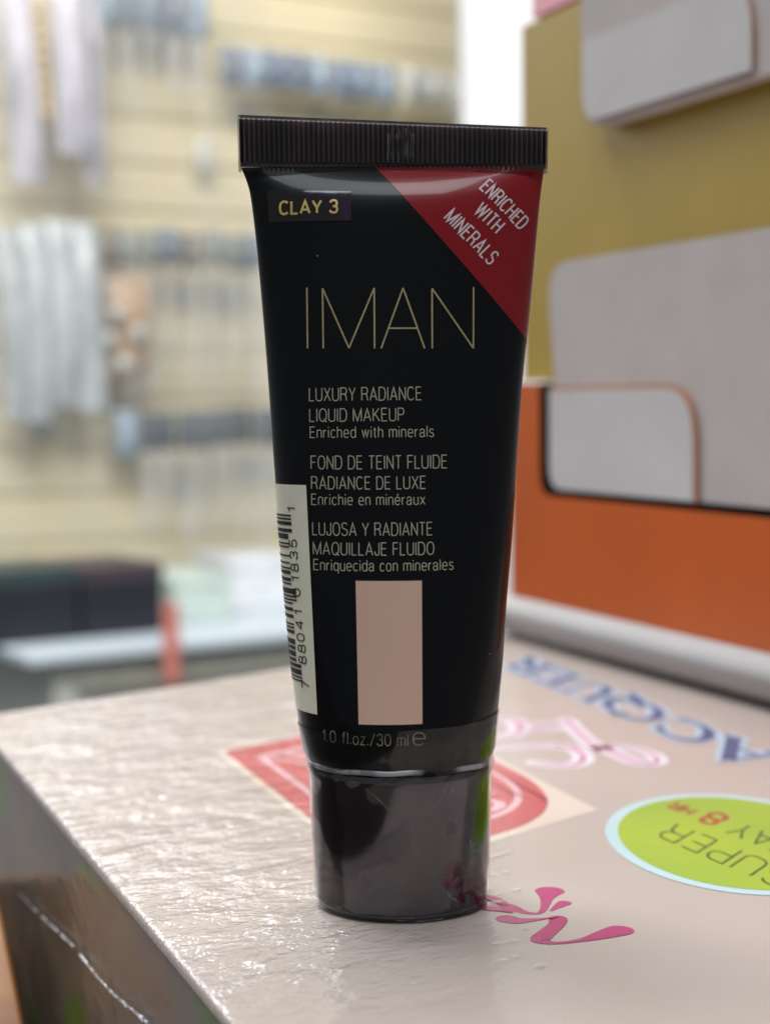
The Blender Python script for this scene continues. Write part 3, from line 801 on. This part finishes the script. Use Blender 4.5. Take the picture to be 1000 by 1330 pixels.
# green round badge
M_rim = printed('badge_pale_rim', srgb(186, 216, 222), 0.03)
q = N('badge_green_print'); v = q.pos()
film_coat(q, q.ramp(q.noise(v, 22, 2), [(0.35, srgb(146, 178, 40)), (0.65, srgb(166, 190, 26))])); M_green = q.m
gc = Vector(G(956, 1094)); gl_ = Vector(G(789, 1092)); gn = Vector(G(962, 1164)); gf = Vector(G(918, 1031.5))
ua = gc - gl_
def badge_ring(kk): 
    vn = (gn - gf) / 2; c = (gn + gf) / 2
    c = Vector((gc.x, c.y)); va = Vector((0, (gn.y - gf.y) / 2)); ax = Vector(((gc.x - gl_.x), 0))
    return [c + ax * kk * math.cos(2 * math.pi * i / 72) + va * (1 - (1 - kk) * 0.8) * math.sin(2 * math.pi * i / 72) for i in range(72)]
gb = link('round_badge', flat_poly(badge_ring(1.0), ZB), M_rim, carton); tag(gb, 'lime green oval badge with pale blue rim', None)
link('badge_field', flat_poly(badge_ring(0.90), ZC), M_green, gb)
M_dgreen = printed('badge_dark_green_ink', srgb(58, 76, 26), 0.1)
M_dred = printed('badge_red_ink', srgb(168, 62, 44), 0.1)
bm = bmesh.new()
ground_text(bm, 'SUPER', (1036, 1136), (879, 1071), ZD, (964, 1105), (938, 1122), 0.00045)
ground_text(bm, 'STAY', (1064, 1108), (963, 1070), ZD, (964, 1105), (938, 1122), 0.00045, 0.85)
link('badge_lettering', bm, M_dgreen, gb)
bm = bmesh.new()
ground_text(bm, '8', (946, 1062), (928, 1055), ZD, (964, 1105), (941, 1118), 0.0011)
ground_text(bm, 'HR', (905, 1053), (880, 1043), ZD, (964, 1105), (950, 1112), 0.0007)
link('badge_number', bm, M_dred, gb)

# magenta splash
M_mag = printed('splash_magenta_print', srgb(176, 36, 108), 0.12, 120)
bm = bmesh.new()
def zp(x, y, wd): return (560 + x * 0.28, 1120 + y * 0.28, wd)
spl = [[zp(330, 195, 1.8), zp(370, 210, 2.2), zp(430, 232, 1.3), zp(490, 238, 0.9), zp(520, 220, 1.1), zp(535, 170, 2.0), zp(548, 135, 4.6)],
       [zp(556, 224, .5), zp(590, 204, 1.5), zp(616, 190, 2.2)],
       [zp(350, 263, 3.2), zp(400, 272, 2.6), zp(470, 268, 1.3), zp(545, 260, .4)],
       [zp(548, 258, .4), zp(585, 262, 2.6), zp(580, 290, 2.4), zp(540, 325, 2.6), zp(505, 358, 2.8), zp(530, 372, 1.6), zp(600, 375, .9), zp(700, 362, 1.3), zp(790, 340, 3.0), zp(870, 318, 4.2)],
       [zp(250, 160, 1.6), zp(290, 172, 2.0), zp(340, 195, 1.2)], [zp(270, 215, 2.2), zp(310, 220, 1.8), zp(375, 234, .4)]]
for k, s_ in enumerate(spl): ribbon(bm, s_, 0.00004 + 1.5e-5 * k)
link('splash_print', bm, M_mag, carton)
# glare on lifted film beside the cap, painted as white streaks
for (xa, ya), (xb, yb) in (((85, 290), (150, 268)), ((90, 348), (152, 332)), ((112, 408), (188, 388)), ((86, 424), (130, 416)), ((96, 572), (184, 556)), ((106, 632), (184, 606)), ((182, 522), (214, 515)), ((236, 650), (264, 636)), ((92, 440), (150, 428))):
    p0, p1 = (600 + xa * .4, 1000 + ya * .4), (600 + xb * .4, 1000 + yb * .4)
    pth = [(p0[0] + (p1[0] - p0[0]) * t, p0[1] + (p1[1] - p0[1]) * t + random.uniform(-.8, .8), wd_) for t, wd_ in ((0, .3), (.3, 1.3), (.6, 1.0), (.8, 1.4), (1, .2))]
    link('film_glare', ribbon(bmesh.new(), pth, 0.0003), M_glare, carton)

# ================================================================== STACK OF DISPLAY CARTONS ON THE RIGHT
g0 = ground(652, 832); g1 = ground(1000, 931)
ud = (g0 - g1); ud.z = 0; ud.normalize()                       # along the front, away from the viewer
nf = Vector((-ud.y, ud.x, 0));  nf = nf if nf.dot(CAM - g0) > 0 else -nf   # front normal
FACE0 = g0 - nf * 0.010
def fc(px, py, back=0.0):
    p = on_plane(px, py, FACE0 - nf * back, nf); return ((p - FACE0).dot(-ud), p.z)
def f3(s, z, back=0.0): return FACE0 - ud * s + Vector((0, 0, z)) - nf * back
SR = fc(1000, 600)[0] + 0.10       # panels run on beyond the frame
M_yel = plain('carton_yellow_card', srgb(158, 133, 48), 0.6, 0.25, vary=0.06, scale=25)
M_org = plain('carton_orange_card', srgb(188, 86, 16), 0.36, 0.45, vary=0.06, scale=25)
M_pnk = plain('carton_pink_card', srgb(186, 74, 92), 0.45, 0.4, vary=0.05)
M_gry = plain('raw_grey_card', srgb(178, 172, 171), 0.8, 0.15, vary=0.05, scale=60)
M_gry2 = plain('light_grey_card', srgb(188, 186, 187), 0.75, 0.15, vary=0.04, scale=60)
M_wht = plain('white_card', srgb(172, 171, 172), 0.7, 0.2, vary=0.03)
M_edge = plain('card_cut_edge', srgb(206, 200, 198), 0.8, 0.2)
M_tan = plain('tan_card_edge', srgb(176, 120, 84), 0.7)
M_gap_shade = plain('gap_shade_card', srgb(26, 20, 18), 0.8, 0.1)  # near-black colour stands for the shade inside the notch gap
def panel(name, poly, back, thick, mat, parent, edge=None, bev=0.0):
    o = link(name, prism([f3(s, z, back) for s, z in poly], -nf * thick, bev), mat, parent)
    if edge:
        o.data.materials.append(edge)
        for p in o.data.polygons:
            if abs(p.normal.dot(nf)) < 0.7: p.material_index = 1
    return o
TH = 0.002
# yellow carton
yc = thing('yellow_carton', 'yellow display carton stacked between the orange and the pink carton', 'carton')
sL, zTop = fc(678, 35); sL2, zMid = fc(690, 494)
n0 = fc(752, 8); n1 = fc(753, 150)
zn = (n1[1] + fc(880, 128)[1]) / 2
m0 = fc(716, 340); m1 = fc(727, 494); zm = (m0[1] + fc(1000, 301)[1]) / 2
poly = [(sL, zTop), (sL, zMid), (SR, zMid), (SR, zTop)]
panel('front_panel', rounded(poly, [0.0005, 0, 0.0, 0], 8), 0.0, TH, M_yel, yc, M_edge)
panel('side_panel', [(sL, zMid), (sL, zTop), (sL + TH, zTop), (sL + TH, zMid)], TH + 0.0002, 0.20, M_yel, yc)
# orange carton: front with a notch, grey flap folded up out of the notch, tab tucked before the flap
oc = thing('orange_carton', 'orange display carton with grey flap and tab rising from its notch', 'carton')
zOt = min(fc(700, 498)[1], zMid - 0.0008); zOb = (fc(658, 763)[1] + fc(1000, 849)[1]) / 2
h0 = fc(717, 620); h1 = fc(745, 641); zh = (fc(745, 641)[1] + fc(1000, 676)[1]) / 2
poly = [(sL - 0.001, zOt), (sL - 0.001, zOb), (SR, zOb), (SR, zh), (h0[0], zh), (h0[0], zOt)]
panel('front_panel', rounded(poly, [0.0008, 0, 0, 0, 0.007, 0], 8), -0.0042, TH + 0.002, M_org, oc, M_edge)
_op = COL.objects[-1] if False else [c for c in oc.children if c.name.startswith('front_panel')][0]
_op.data.materials.append(M_gap_shade)  # cut edges of the notch coloured dark as gap shade
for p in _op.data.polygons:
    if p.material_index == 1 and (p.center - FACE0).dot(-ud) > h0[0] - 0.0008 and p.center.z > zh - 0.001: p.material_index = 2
panel('notch_shade', rounded([(h0[0] - 0.002, zOt - 0.0004), (h0[0] - 0.002, zh - 0.002), (SR, zh - 0.002), (SR, zOt - 0.0004)], 0), -0.0004, 0.0003, M_gap_shade, oc)  # dark sheet painting the shade in the gap around the tab
fl = [(m1[0] + 0.0010, zh + 0.0020), (SR, zh + 0.0020), (SR, zm), (m0[0], zm), (m1[0], zOt + 0.0006)]
panel('grey_flap', rounded(fl, [0, 0, 0, 0.013, 0], 8), -0.0017, 0.0010, M_gry, oc)
t1 = fc(912, 648); t2 = fc(724, 507)
tp = [(t2[0], zh + 0.0021), (t1[0], zh + 0.0021), (t1[0], t2[1]), (t2[0], t2[1])]
tabo = panel('tucked_tab', rounded(tp, [0.007, 0, 0.015, 0], 8), -0.0030, 0.0010, M_gry2, oc)
rim = rounded([(t2[0], t2[1] + 0.0010), (t2[0], t2[1] + 0.0001), (t1[0] + 0.0001, t2[1] + 0.0001), (t1[0] + 0.0001, zh + 0.0018), (t1[0] + 0.0013, zh + 0.0018), (t1[0] + 0.0013, t2[1] + 0.0010)], [0, 0, 0.015, 0, 0, 0.0155], 8)
panel('tab_edge', rim, -0.0027, 0.0008, M_tan, tabo)
panel('side_panel', [(sL - 0.001, zOb), (sL - 0.001, zOt), (sL + TH, zOt), (sL + TH, zOb)], TH + 0.0002, 0.20, M_org, oc)
# white foot flap: bulges out near the top, tucks back under towards the carton below
s0 = fc(640, 790)[0] - 0.03
prof = [(0.0043, zOb - 0.0001), (0.0062, zOb - 0.0004), (0.0082, zOb - 0.0014), (0.0096, zOb - 0.0032), (0.0099, zOb - 0.0055), (0.0092, zOb * 0.52), (0.0078, zOb * 0.36), (0.0058, zOb * 0.2), (0.003, zOb * 0.08), (-0.001, 0.0004)]
rows = []
for s in (s0, SR): rows.append([f3(s, z, -o) for o, z in prof])
rows_b = [[f3(s, z + 0.0001, -o + 0.0010) for o, z in prof[::-1]] for s in (s0, SR)]
bm = grid([rows[0] + rows_b[0], rows[1] + rows_b[1]], True)
bmesh.ops.recalc_face_normals(bm, faces=bm.faces)
link('foot_flap', bm, M_wht, oc, True)
# pink carton on top
pc = thing('pink_carton', 'pink red carton topping the stack, its grey slab hanging over the yellow one', 'carton')
pk = fc(691, 22)
panel('front_panel', [(pk[0], zTop + 0.0012), (SR, zTop + 0.0012), (SR, zTop + 0.05), (pk[0], zTop + 0.05)], 0.0, TH, M_pnk, pc)
panel('side_panel', [(pk[0], zTop + 0.0012), (pk[0], zTop + 0.05), (pk[0] + TH, zTop + 0.05), (pk[0] + TH, zTop + 0.0012)], TH + 0.0002, 0.18, M_pnk, pc)
t0 = fc(976, 88, -0.006); f0 = fc(756, 8, -0.005); zn = (fc(790, 156, -0.005)[1] + fc(1000, 99, -0.005)[1]) / 2
panel('grey_slab', rounded([(f0[0], zn), (SR, zn), (SR, zTop + 0.03), (f0[0], zTop + 0.03)], [0.012, 0, 0, 0], 8), -0.0052, 0.0050, M_gry, pc, M_edge)
z3 = fc(940, 2, -0.006)[1] + 0.0022
panel('slab_tab', rounded([(f0[0] + 0.0018, zn + 0.0016), (t0[0], zn + 0.0016), (t0[0], z3 + 0.002), (f0[0] + 0.0018, z3 + 0.002)], [0.010, 0, 0.014, 0], 8), -0.0062, 0.0009, M_gry2, pc, M_tan)

# ================================================================== SHOP BEHIND
wd = Vector((0.847, 0.532, 0)); wd.normalize(); wn = Vector((wd.y, -wd.x, 0))
WO = CAM + ray(200, 520) * 2.6; WO.z = 0
def wl(px, py, off=0.0):
    p = on_plane(px, py, WO + wn * off, wn); return ((p - WO).dot(wd), p.z)
def w3(s, z, off=0.0): return WO + wd * s + wn * off + Vector((0, 0, z))
def wbox(s0, s1, z0, z1, o0, o1, bev=0.0):
    return prism([w3(s0, z0, o0), w3(s1, z0, o0), w3(s1, z1, o0), w3(s0, z1, o0)], wn * (o1 - o0), bev)
zg = wl(200, 97)[1]; zg2 = wl(200, 702)[1]; pitch = (zg - zg2) / 10
M_slat = plain('slatwall_cream', srgb(220, 209, 178), 0.5, 0.4, vary=0.04, scale=3)
bm = bmesh.new()
sA, sB = wl(-120, 500)[0], wl(640, 500)[0] + 0.3
parts = [(sA, sB, zg2 - 8 * pitch, zg + 9 * pitch, -0.03, -0.0057)]
for k in range(-7, 18):
    zc = zg2 + k * pitch
    parts.append((sA, sB, zc + pitch * 0.15, zc + pitch * 0.85, -0.0055, 0.0))
for p in parts:
    b2 = wbox(*p); me = bpy.data.meshes.new('x'); b2.to_mesh(me); b2.free(); bm.from_mesh(me); bpy.data.meshes.remove(me)
sw = link('slat_wall', bm, M_slat); tag(sw, 'cream slatted display wall with horizontal grooves behind the tube', 'wall')

# plain white column right of the slats
M_col = plain('white_painted_column', srgb(200, 203, 208), 0.6, vary=0.02, scale=5)
def dpt(px, py, depth): return CAM + ray(px, py) * depth
c0 = dpt(603, 500, 2.3); c1 = dpt(712, 500, 2.3)
colm = link('white_column', prism([Vector((c0.x, c0.y, -0.8)), Vector((c1.x, c1.y, -0.8)), Vector((c1.x, c1.y + 0.12, -0.8)), Vector((c0.x, c0.y + 0.12, -0.8))], Vector((0, 0, 2.2)), 0.004), M_col)
tag(colm, 'plain white column beside the slatted wall', 'column')

# goods hanging on the wall
def pillow(s0, s1, z0, z1, off, th, lean=0.0, mat=None):
    rows = []
    for i in range(9):
        v = i / 8; r = []
        for j in range(7):
            u = j / 6; b = (math.sin(math.pi * u) ** 0.6) * (math.sin(math.pi * min(v * 1.05, 1)) ** 0.5 if 0 < v < 0.95 else 0)
            r.append(w3(s0 + (s1 - s0) * u + lean * (1 - v), z0 + (z1 - z0) * v, off + th * b + random.uniform(-.1, .1) * th * b))
        rows.append(r)
    back = [[w3(s0 + (s1 - s0) * j / 6 + lean * (1 - i / 8), z0 + (z1 - z0) * i / 8, off - 0.002) for j in range(7)][::-1] for i in range(9)]
    return grid([a + b for a, b in zip(rows, back)], True)
def pouch_mat(name, col, clear=0.0, rough=0.25):
    q = N(name); v = q.pos()
    f = q.noise(q.mapped(v, (1, 1, 0.35)), 26, 3, 0.6)
    lo = tuple(c * 0.72 for c in col[:3]) + (1,); hi = tuple(min(1, c * 1.25) for c in col[:3]) + (1,)
    q.bsdf(Base_Color=q.ramp(f, [(0.35, lo), (0.65, hi)]), Roughness=rough, Specular_IOR_Level=0.6, Alpha=1 - clear, Normal=q.bump(q.noise(v, 50, 2), 0.4, 0.01))
    return q.m
M_clear = pouch_mat('clear_lilac_sleeve', srgb(214, 212, 226), 0.25)
M_clear2 = pouch_mat('clear_pale_sleeve', srgb(206, 214, 220), 0.15)
M_bg = pouch_mat('blue_grey_packet', srgb(122, 134, 152))
M_bg2 = pouch_mat('steel_blue_packet', srgb(150, 168, 186))
M_dk = pouch_mat('dark_slate_packet', srgb(74, 82, 92))
M_mixa = pouch_mat('grey_brown_packet', srgb(120, 112, 104))
M_mixb = pouch_mat('grey_green_packet', srgb(136, 142, 138))
M_pl = pouch_mat('pale_packet', srgb(198, 200, 196))
def hang(name, px0, px1, py0, py1, mat, label, group, off=0.05, th=0.02, pxb=None, cat='packet'):
    s0, zt_ = wl(px0, py0, off); s1, _ = wl(px1, py0, off); _, zb_ = wl((px0 + px1) / 2, py1, off)
    lean = (wl(pxb, py1, off)[0] - s0) if pxb is not None else 0.0
    o = link(name, pillow(s0, s1, zb_, zt_, off, th, lean), mat, None, True)
    tag(o, label, cat, group); return o
# tall clear sleeves, upper left
for k, (a, b, t, bt, pb) in enumerate(((-6, 40, -40, 236, 18), (62, 112, -60, 200, 78), (100, 128, -40, 240, 112))):
    hang('clear_sleeve', a, b, t, bt, M_clear, ['tall bluish clear sleeve hanging at the top left corner', 'wide lilac clear sleeve hanging right of the beads, ending highest', 'narrow lilac clear sleeve beside the bare slats at the upper left'][k], None, 0.09 + 0.03 * (k % 2), 0.025, pb, 'sleeve')
# string of pale beads between them
bm = bmesh.new()
for i in range(8):
    p = wl(47 + i * 2.2, 15 + i * 19, 0.08)
    b2 = bmesh.new(); bmesh.ops.create_uvsphere(b2, u_segments=12, v_segments=8, radius=0.0125); bmesh.ops.translate(b2, verts=b2.verts, vec=w3(p[0], p[1], 0.08))
    me = bpy.data.meshes.new('x'); b2.to_mesh(me); b2.free(); bm.from_mesh(me); bpy.data.meshes.remove(me)
o = link('bead_string', bm, plain('gold_beads', srgb(206, 182, 132), 0.3, metal=0.3), None, True); tag(o, 'string of pale gold beads between the clear sleeves', 'beads')
# lower left pale sleeves
for k, (a, b, t, bt, pb) in enumerate(((-10, 26, 296, 545, 8), (24, 60, 290, 548, 38), (52, 104, 286, 528, 62), (90, 126, 290, 534, 106))):
    hang('pale_sleeve', a, b, t, bt, M_clear2, ['pale grey sleeve cut by the left frame edge in the middle row', 'second pale grey sleeve from the left frame edge in the middle row', 'widest pale blue sleeve in the middle row', 'pale grey sleeve next to the brown bauble bag'][k], None, 0.07 + 0.025 * (k % 2), 0.025, pb, 'sleeve')
def row(x0, x1, n, y0, y1, mats, label, group, off=0.06, name='hanging_packet', sleeve=0):
    step = (x1 - x0) / n
    zt_ = wl((x0 + x1) / 2, y0, off)[1]; zb_ = wl((x0 + x1) / 2, y1, off)[1]
    for i in range(n):
        s0 = wl(x0 + step * i + step * 0.04, 400, off)[0]; s1 = wl(x0 + step * (i + 1) - step * 0.04, 400, off)[0]
        dz = random.uniform(-0.004, 0.004)
        o = link(name, pillow(s0, s1, zb_ + dz, zt_ + dz, off + random.uniform(0, 0.01), 0.022), mats[i % len(mats)], None, True)
        tag(o, label, 'packet', group)
        if sleeve:
            zs = wl((x0 + x1) / 2, y1 + sleeve * random.uniform(0.8, 1.1), off)[1]
            link('clear_sleeve', pillow(s0 + 0.004, s1 - 0.004, zs, zb_ + dz + 0.001, off + random.uniform(0, 0.01), 0.012), M_thin, o, True)
M_thin = pouch_mat('thin_clear_sleeve', srgb(222, 224, 226), 0.78, 0.15)
row(128, 276, 5, -30, 44, [M_bg2, M_bg], 'small blue grey packet in the cut-off row at the top of the wall', 'blue grey packets in the top row', sleeve=70)
row(290, 516, 8, 70, 123, [M_bg, M_bg2, M_bg], 'small blue grey packet hanging in the row above the tube crimp', 'blue grey packets above the tube', sleeve=0)
row(520, 604, 3, 92, 140, [M_pl], 'pale cream packet hanging between the blue packets and the white column', 'pale packets by the column')
row(128, 342, 8, 300, 348, [M_mixa, M_mixb, M_mixb, M_bg], 'small grey packet in the middle row left of the tube', 'grey packets in the middle row', sleeve=165)
row(176, 372, 8, 532, 582, [M_dk], 'dark slate packet in the lower row left of the tube', 'dark packets in the lower row', sleeve=110)
hang('blue_packet', 148, 180, 532, 594, M_bg2, 'steel blue packet at the left end of the dark lower row', None)
hang('white_tag', 256, 276, 180, 222, M_pl, 'small white tag hanging alone on the cream slats', None, 0.03, 0.008, cat='tag')
# glossy crinkled headers above rows: clear strips
# brown bauble bag
bg_ = thing('bauble_bag', 'orange brown bag of pale baubles in the middle of the wall', 'bag')
s0, zt_ = wl(132, 350, 0.05); s1, _ = wl(196, 350, 0.05); _, zb_ = wl(165, 494, 0.05)
link('bag', pillow(s0, s1, zb_, zt_, 0.05, 0.03), pouch_mat('orange_brown_bag', srgb(198, 160, 120)), bg_, True)
for x, y in ((152, 408), (180, 432), (160, 472), (142, 440)):
    p = wl(x, y, 0.085); b2 = bmesh.new(); bmesh.ops.create_uvsphere(b2, u_segments=16, v_segments=10, radius=0.013); bmesh.ops.translate(b2, verts=b2.verts, vec=w3(p[0], p[1], 0.085))
    link('bauble', b2, M_pl, bg_, True)

# glass panes on the counter, haze and pale reflections painted into them
q = N('hazed_glass'); v = q.pos()
d_ = q.n('ShaderNodeBsdfDiffuse'); d_.inputs[0].default_value = srgb(216, 222, 228); t_ = q.n('ShaderNodeBsdfTransparent'); g_ = q.n('ShaderNodeBsdfGlossy', i_Roughness=0.05)
m1_ = q.n('ShaderNodeMixShader'); q.set(m1_, '0', q.rng(q.noise(q.mapped(v, (6, 6, 0.5)), 3, 3), 0.3, 0.75, 0.02, 0.10)); q.t.links.new(t_.outputs[0], m1_.inputs[1]); q.t.links.new(d_.outputs[0], m1_.inputs[2])
m2_ = q.n('ShaderNodeMixShader'); q.set(m2_, '0', 0.05); q.t.links.new(m1_.outputs[0], m2_.inputs[1]); q.t.links.new(g_.outputs[0], m2_.inputs[2]); q.t.links.new(m2_.outputs[0], q.out.inputs[0])
for (xa, xb, lb) in ((-80, 131, 'clear glass pane with painted haze on the counter left of the dark packet rows'), (133, 352, 'clear glass pane with painted haze on the counter right beside the tube')):
    o = link('glass_pane', wbox(wl(xa, 500, 0.19)[0], wl(xb, 500, 0.19)[0], wl(100, 812, 0.19)[1], 1.0, 0.188, 0.192), q.m); tag(o, lb, 'glass pane')

# small white price tags clipped on the slats
for k, (x, y) in enumerate(((240, 386), (300, 392), (318, 150), (420, 152), (212, 60), (330, 610), (60, 560), (236, 632))):
    a = wl(x, y, 0.012); t_ = link('price_tag', wbox(a[0] - 0.016, a[0] + 0.016, a[1] - 0.011, a[1] + 0.011, 0.004, 0.007), M_pl)
    tag(t_, 'small blank white price tag clipped to a cream slat', 'tag', 'price tags on the slats')

# counter in front of the wall
ct = thing('shop_counter', 'pale blue grey counter below the slatted wall', 'counter')
OF = 0.46
fs, zc = wl(0, 856, OF)
M_ct = plain('counter_laminate', srgb(196, 208, 220), 0.35, 0.5, vary=0.04, scale=4)
M_cb = plain('counter_front', srgb(186, 190, 182), 0.5, vary=0.05, scale=4)
sC1 = wl(640, 600)[0]
link('counter_top', wbox(sA, sC1, zc - 0.012, zc, 0.003, OF, 0.002), M_ct, ct)
so = wl(70, 880, OF - 0.02)[0]
link('cabinet_front', wbox(so, sC1, zc - 0.6, zc - 0.0185, 0.004, OF - 0.02), M_cb, ct)
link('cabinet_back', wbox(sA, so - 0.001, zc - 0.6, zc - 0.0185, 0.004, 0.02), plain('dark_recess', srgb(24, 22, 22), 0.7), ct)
link('front_rail', wbox(so + 0.03, sC1, zc - 0.05, zc - 0.036, OF - 0.019, OF - 0.010), plain('grey_rail', srgb(150, 150, 140), 0.5), ct)
def on_counter(px0, px1, pyb, pyt, off, depth, mat, name, label, cat, lidmat=None, group=None):
    s0_ = wl(px0, pyb, off)[0]; s1_ = wl(px1, pyb, off)[0]; zt_ = wl((px0 + px1) / 2, pyt, off)[1]
    t = thing(name, label, cat, group)
    hgt = zt_ - zc
    link('box_body', wbox(s0_, s1_, zc + 0.0006, zc + hgt * 0.75, off - depth, off, 0.003), mat, t)
    link('box_lid', wbox(s0_ - 0.002, s1_ + 0.002, zc + hgt * 0.752, zt_, off - depth - 0.002, off + 0.002, 0.004), lidmat or mat, t)
M_nb = plain('black_box_card', srgb(34, 36, 44), 0.4); M_ng = plain('green_black_lid', srgb(50, 64, 66), 0.35); M_np = plain('plum_black_lid', srgb(66, 58, 66), 0.35)
on_counter(-14, 104, 806, 738, 0.36, 0.16, M_nb, 'black_box', 'black box with a greenish lid at the left frame edge on the counter', 'box', M_ng)
on_counter(108, 212, 796, 733, 0.36, 0.16, M_nb, 'black_box', 'black box with a plum lid next to the red strip on the counter', 'box', M_np)
on_counter(226, 300, 800, 748, 0.30, 0.14, plain('pale_green_plastic', srgb(196, 212, 206), 0.4), 'pale_tray', 'pale green plastic tray on the counter right of the black boxes', 'tray')
on_counter(302, 392, 796, 722, 0.22, 0.12, plain('white_plastic', srgb(226, 230, 236), 0.4), 'white_box', 'white box on the counter just left of the tube', 'box')
sr0 = wl(210, 830, OF)[0]; sr1 = wl(229, 830, OF)[0]
zr0 = wl(220, 888, OF + 0.01)[1]; zr1 = wl(220, 784, OF + 0.01)[1]
rs = link('red_strip', wbox(sr0, sr1, zr0, zr1, OF + 0.004, OF + 0.010, 0.001), plain('red_plastic_strip', srgb(206, 126, 116), 0.4)); tag(rs, 'narrow red plastic strip upright at the counter edge', 'strip')

# amber carton low at the far left, leaning against the wrapped carton's side
oq = N('amber_carton_card'); v = oq.pos()
oq.bsdf(Base_Color=oq.ramp(oq.noise(v, 30, 3), [(0.35, srgb(120, 68, 30)), (0.6, srgb(176, 118, 56)), (0.75, srgb(96, 54, 26))]), Roughness=0.4)
pts = [on_side(x, y, 0.006) for x, y in ((-120, 1150), (-4, 1150), (38, 1360), (-120, 1360))]
ac = link('amber_carton', prism(pts, SIDE_N * 0.012, 0.0008), oq.m); tag(ac, 'amber orange carton at the lower left corner beside the wrapped carton', 'carton')
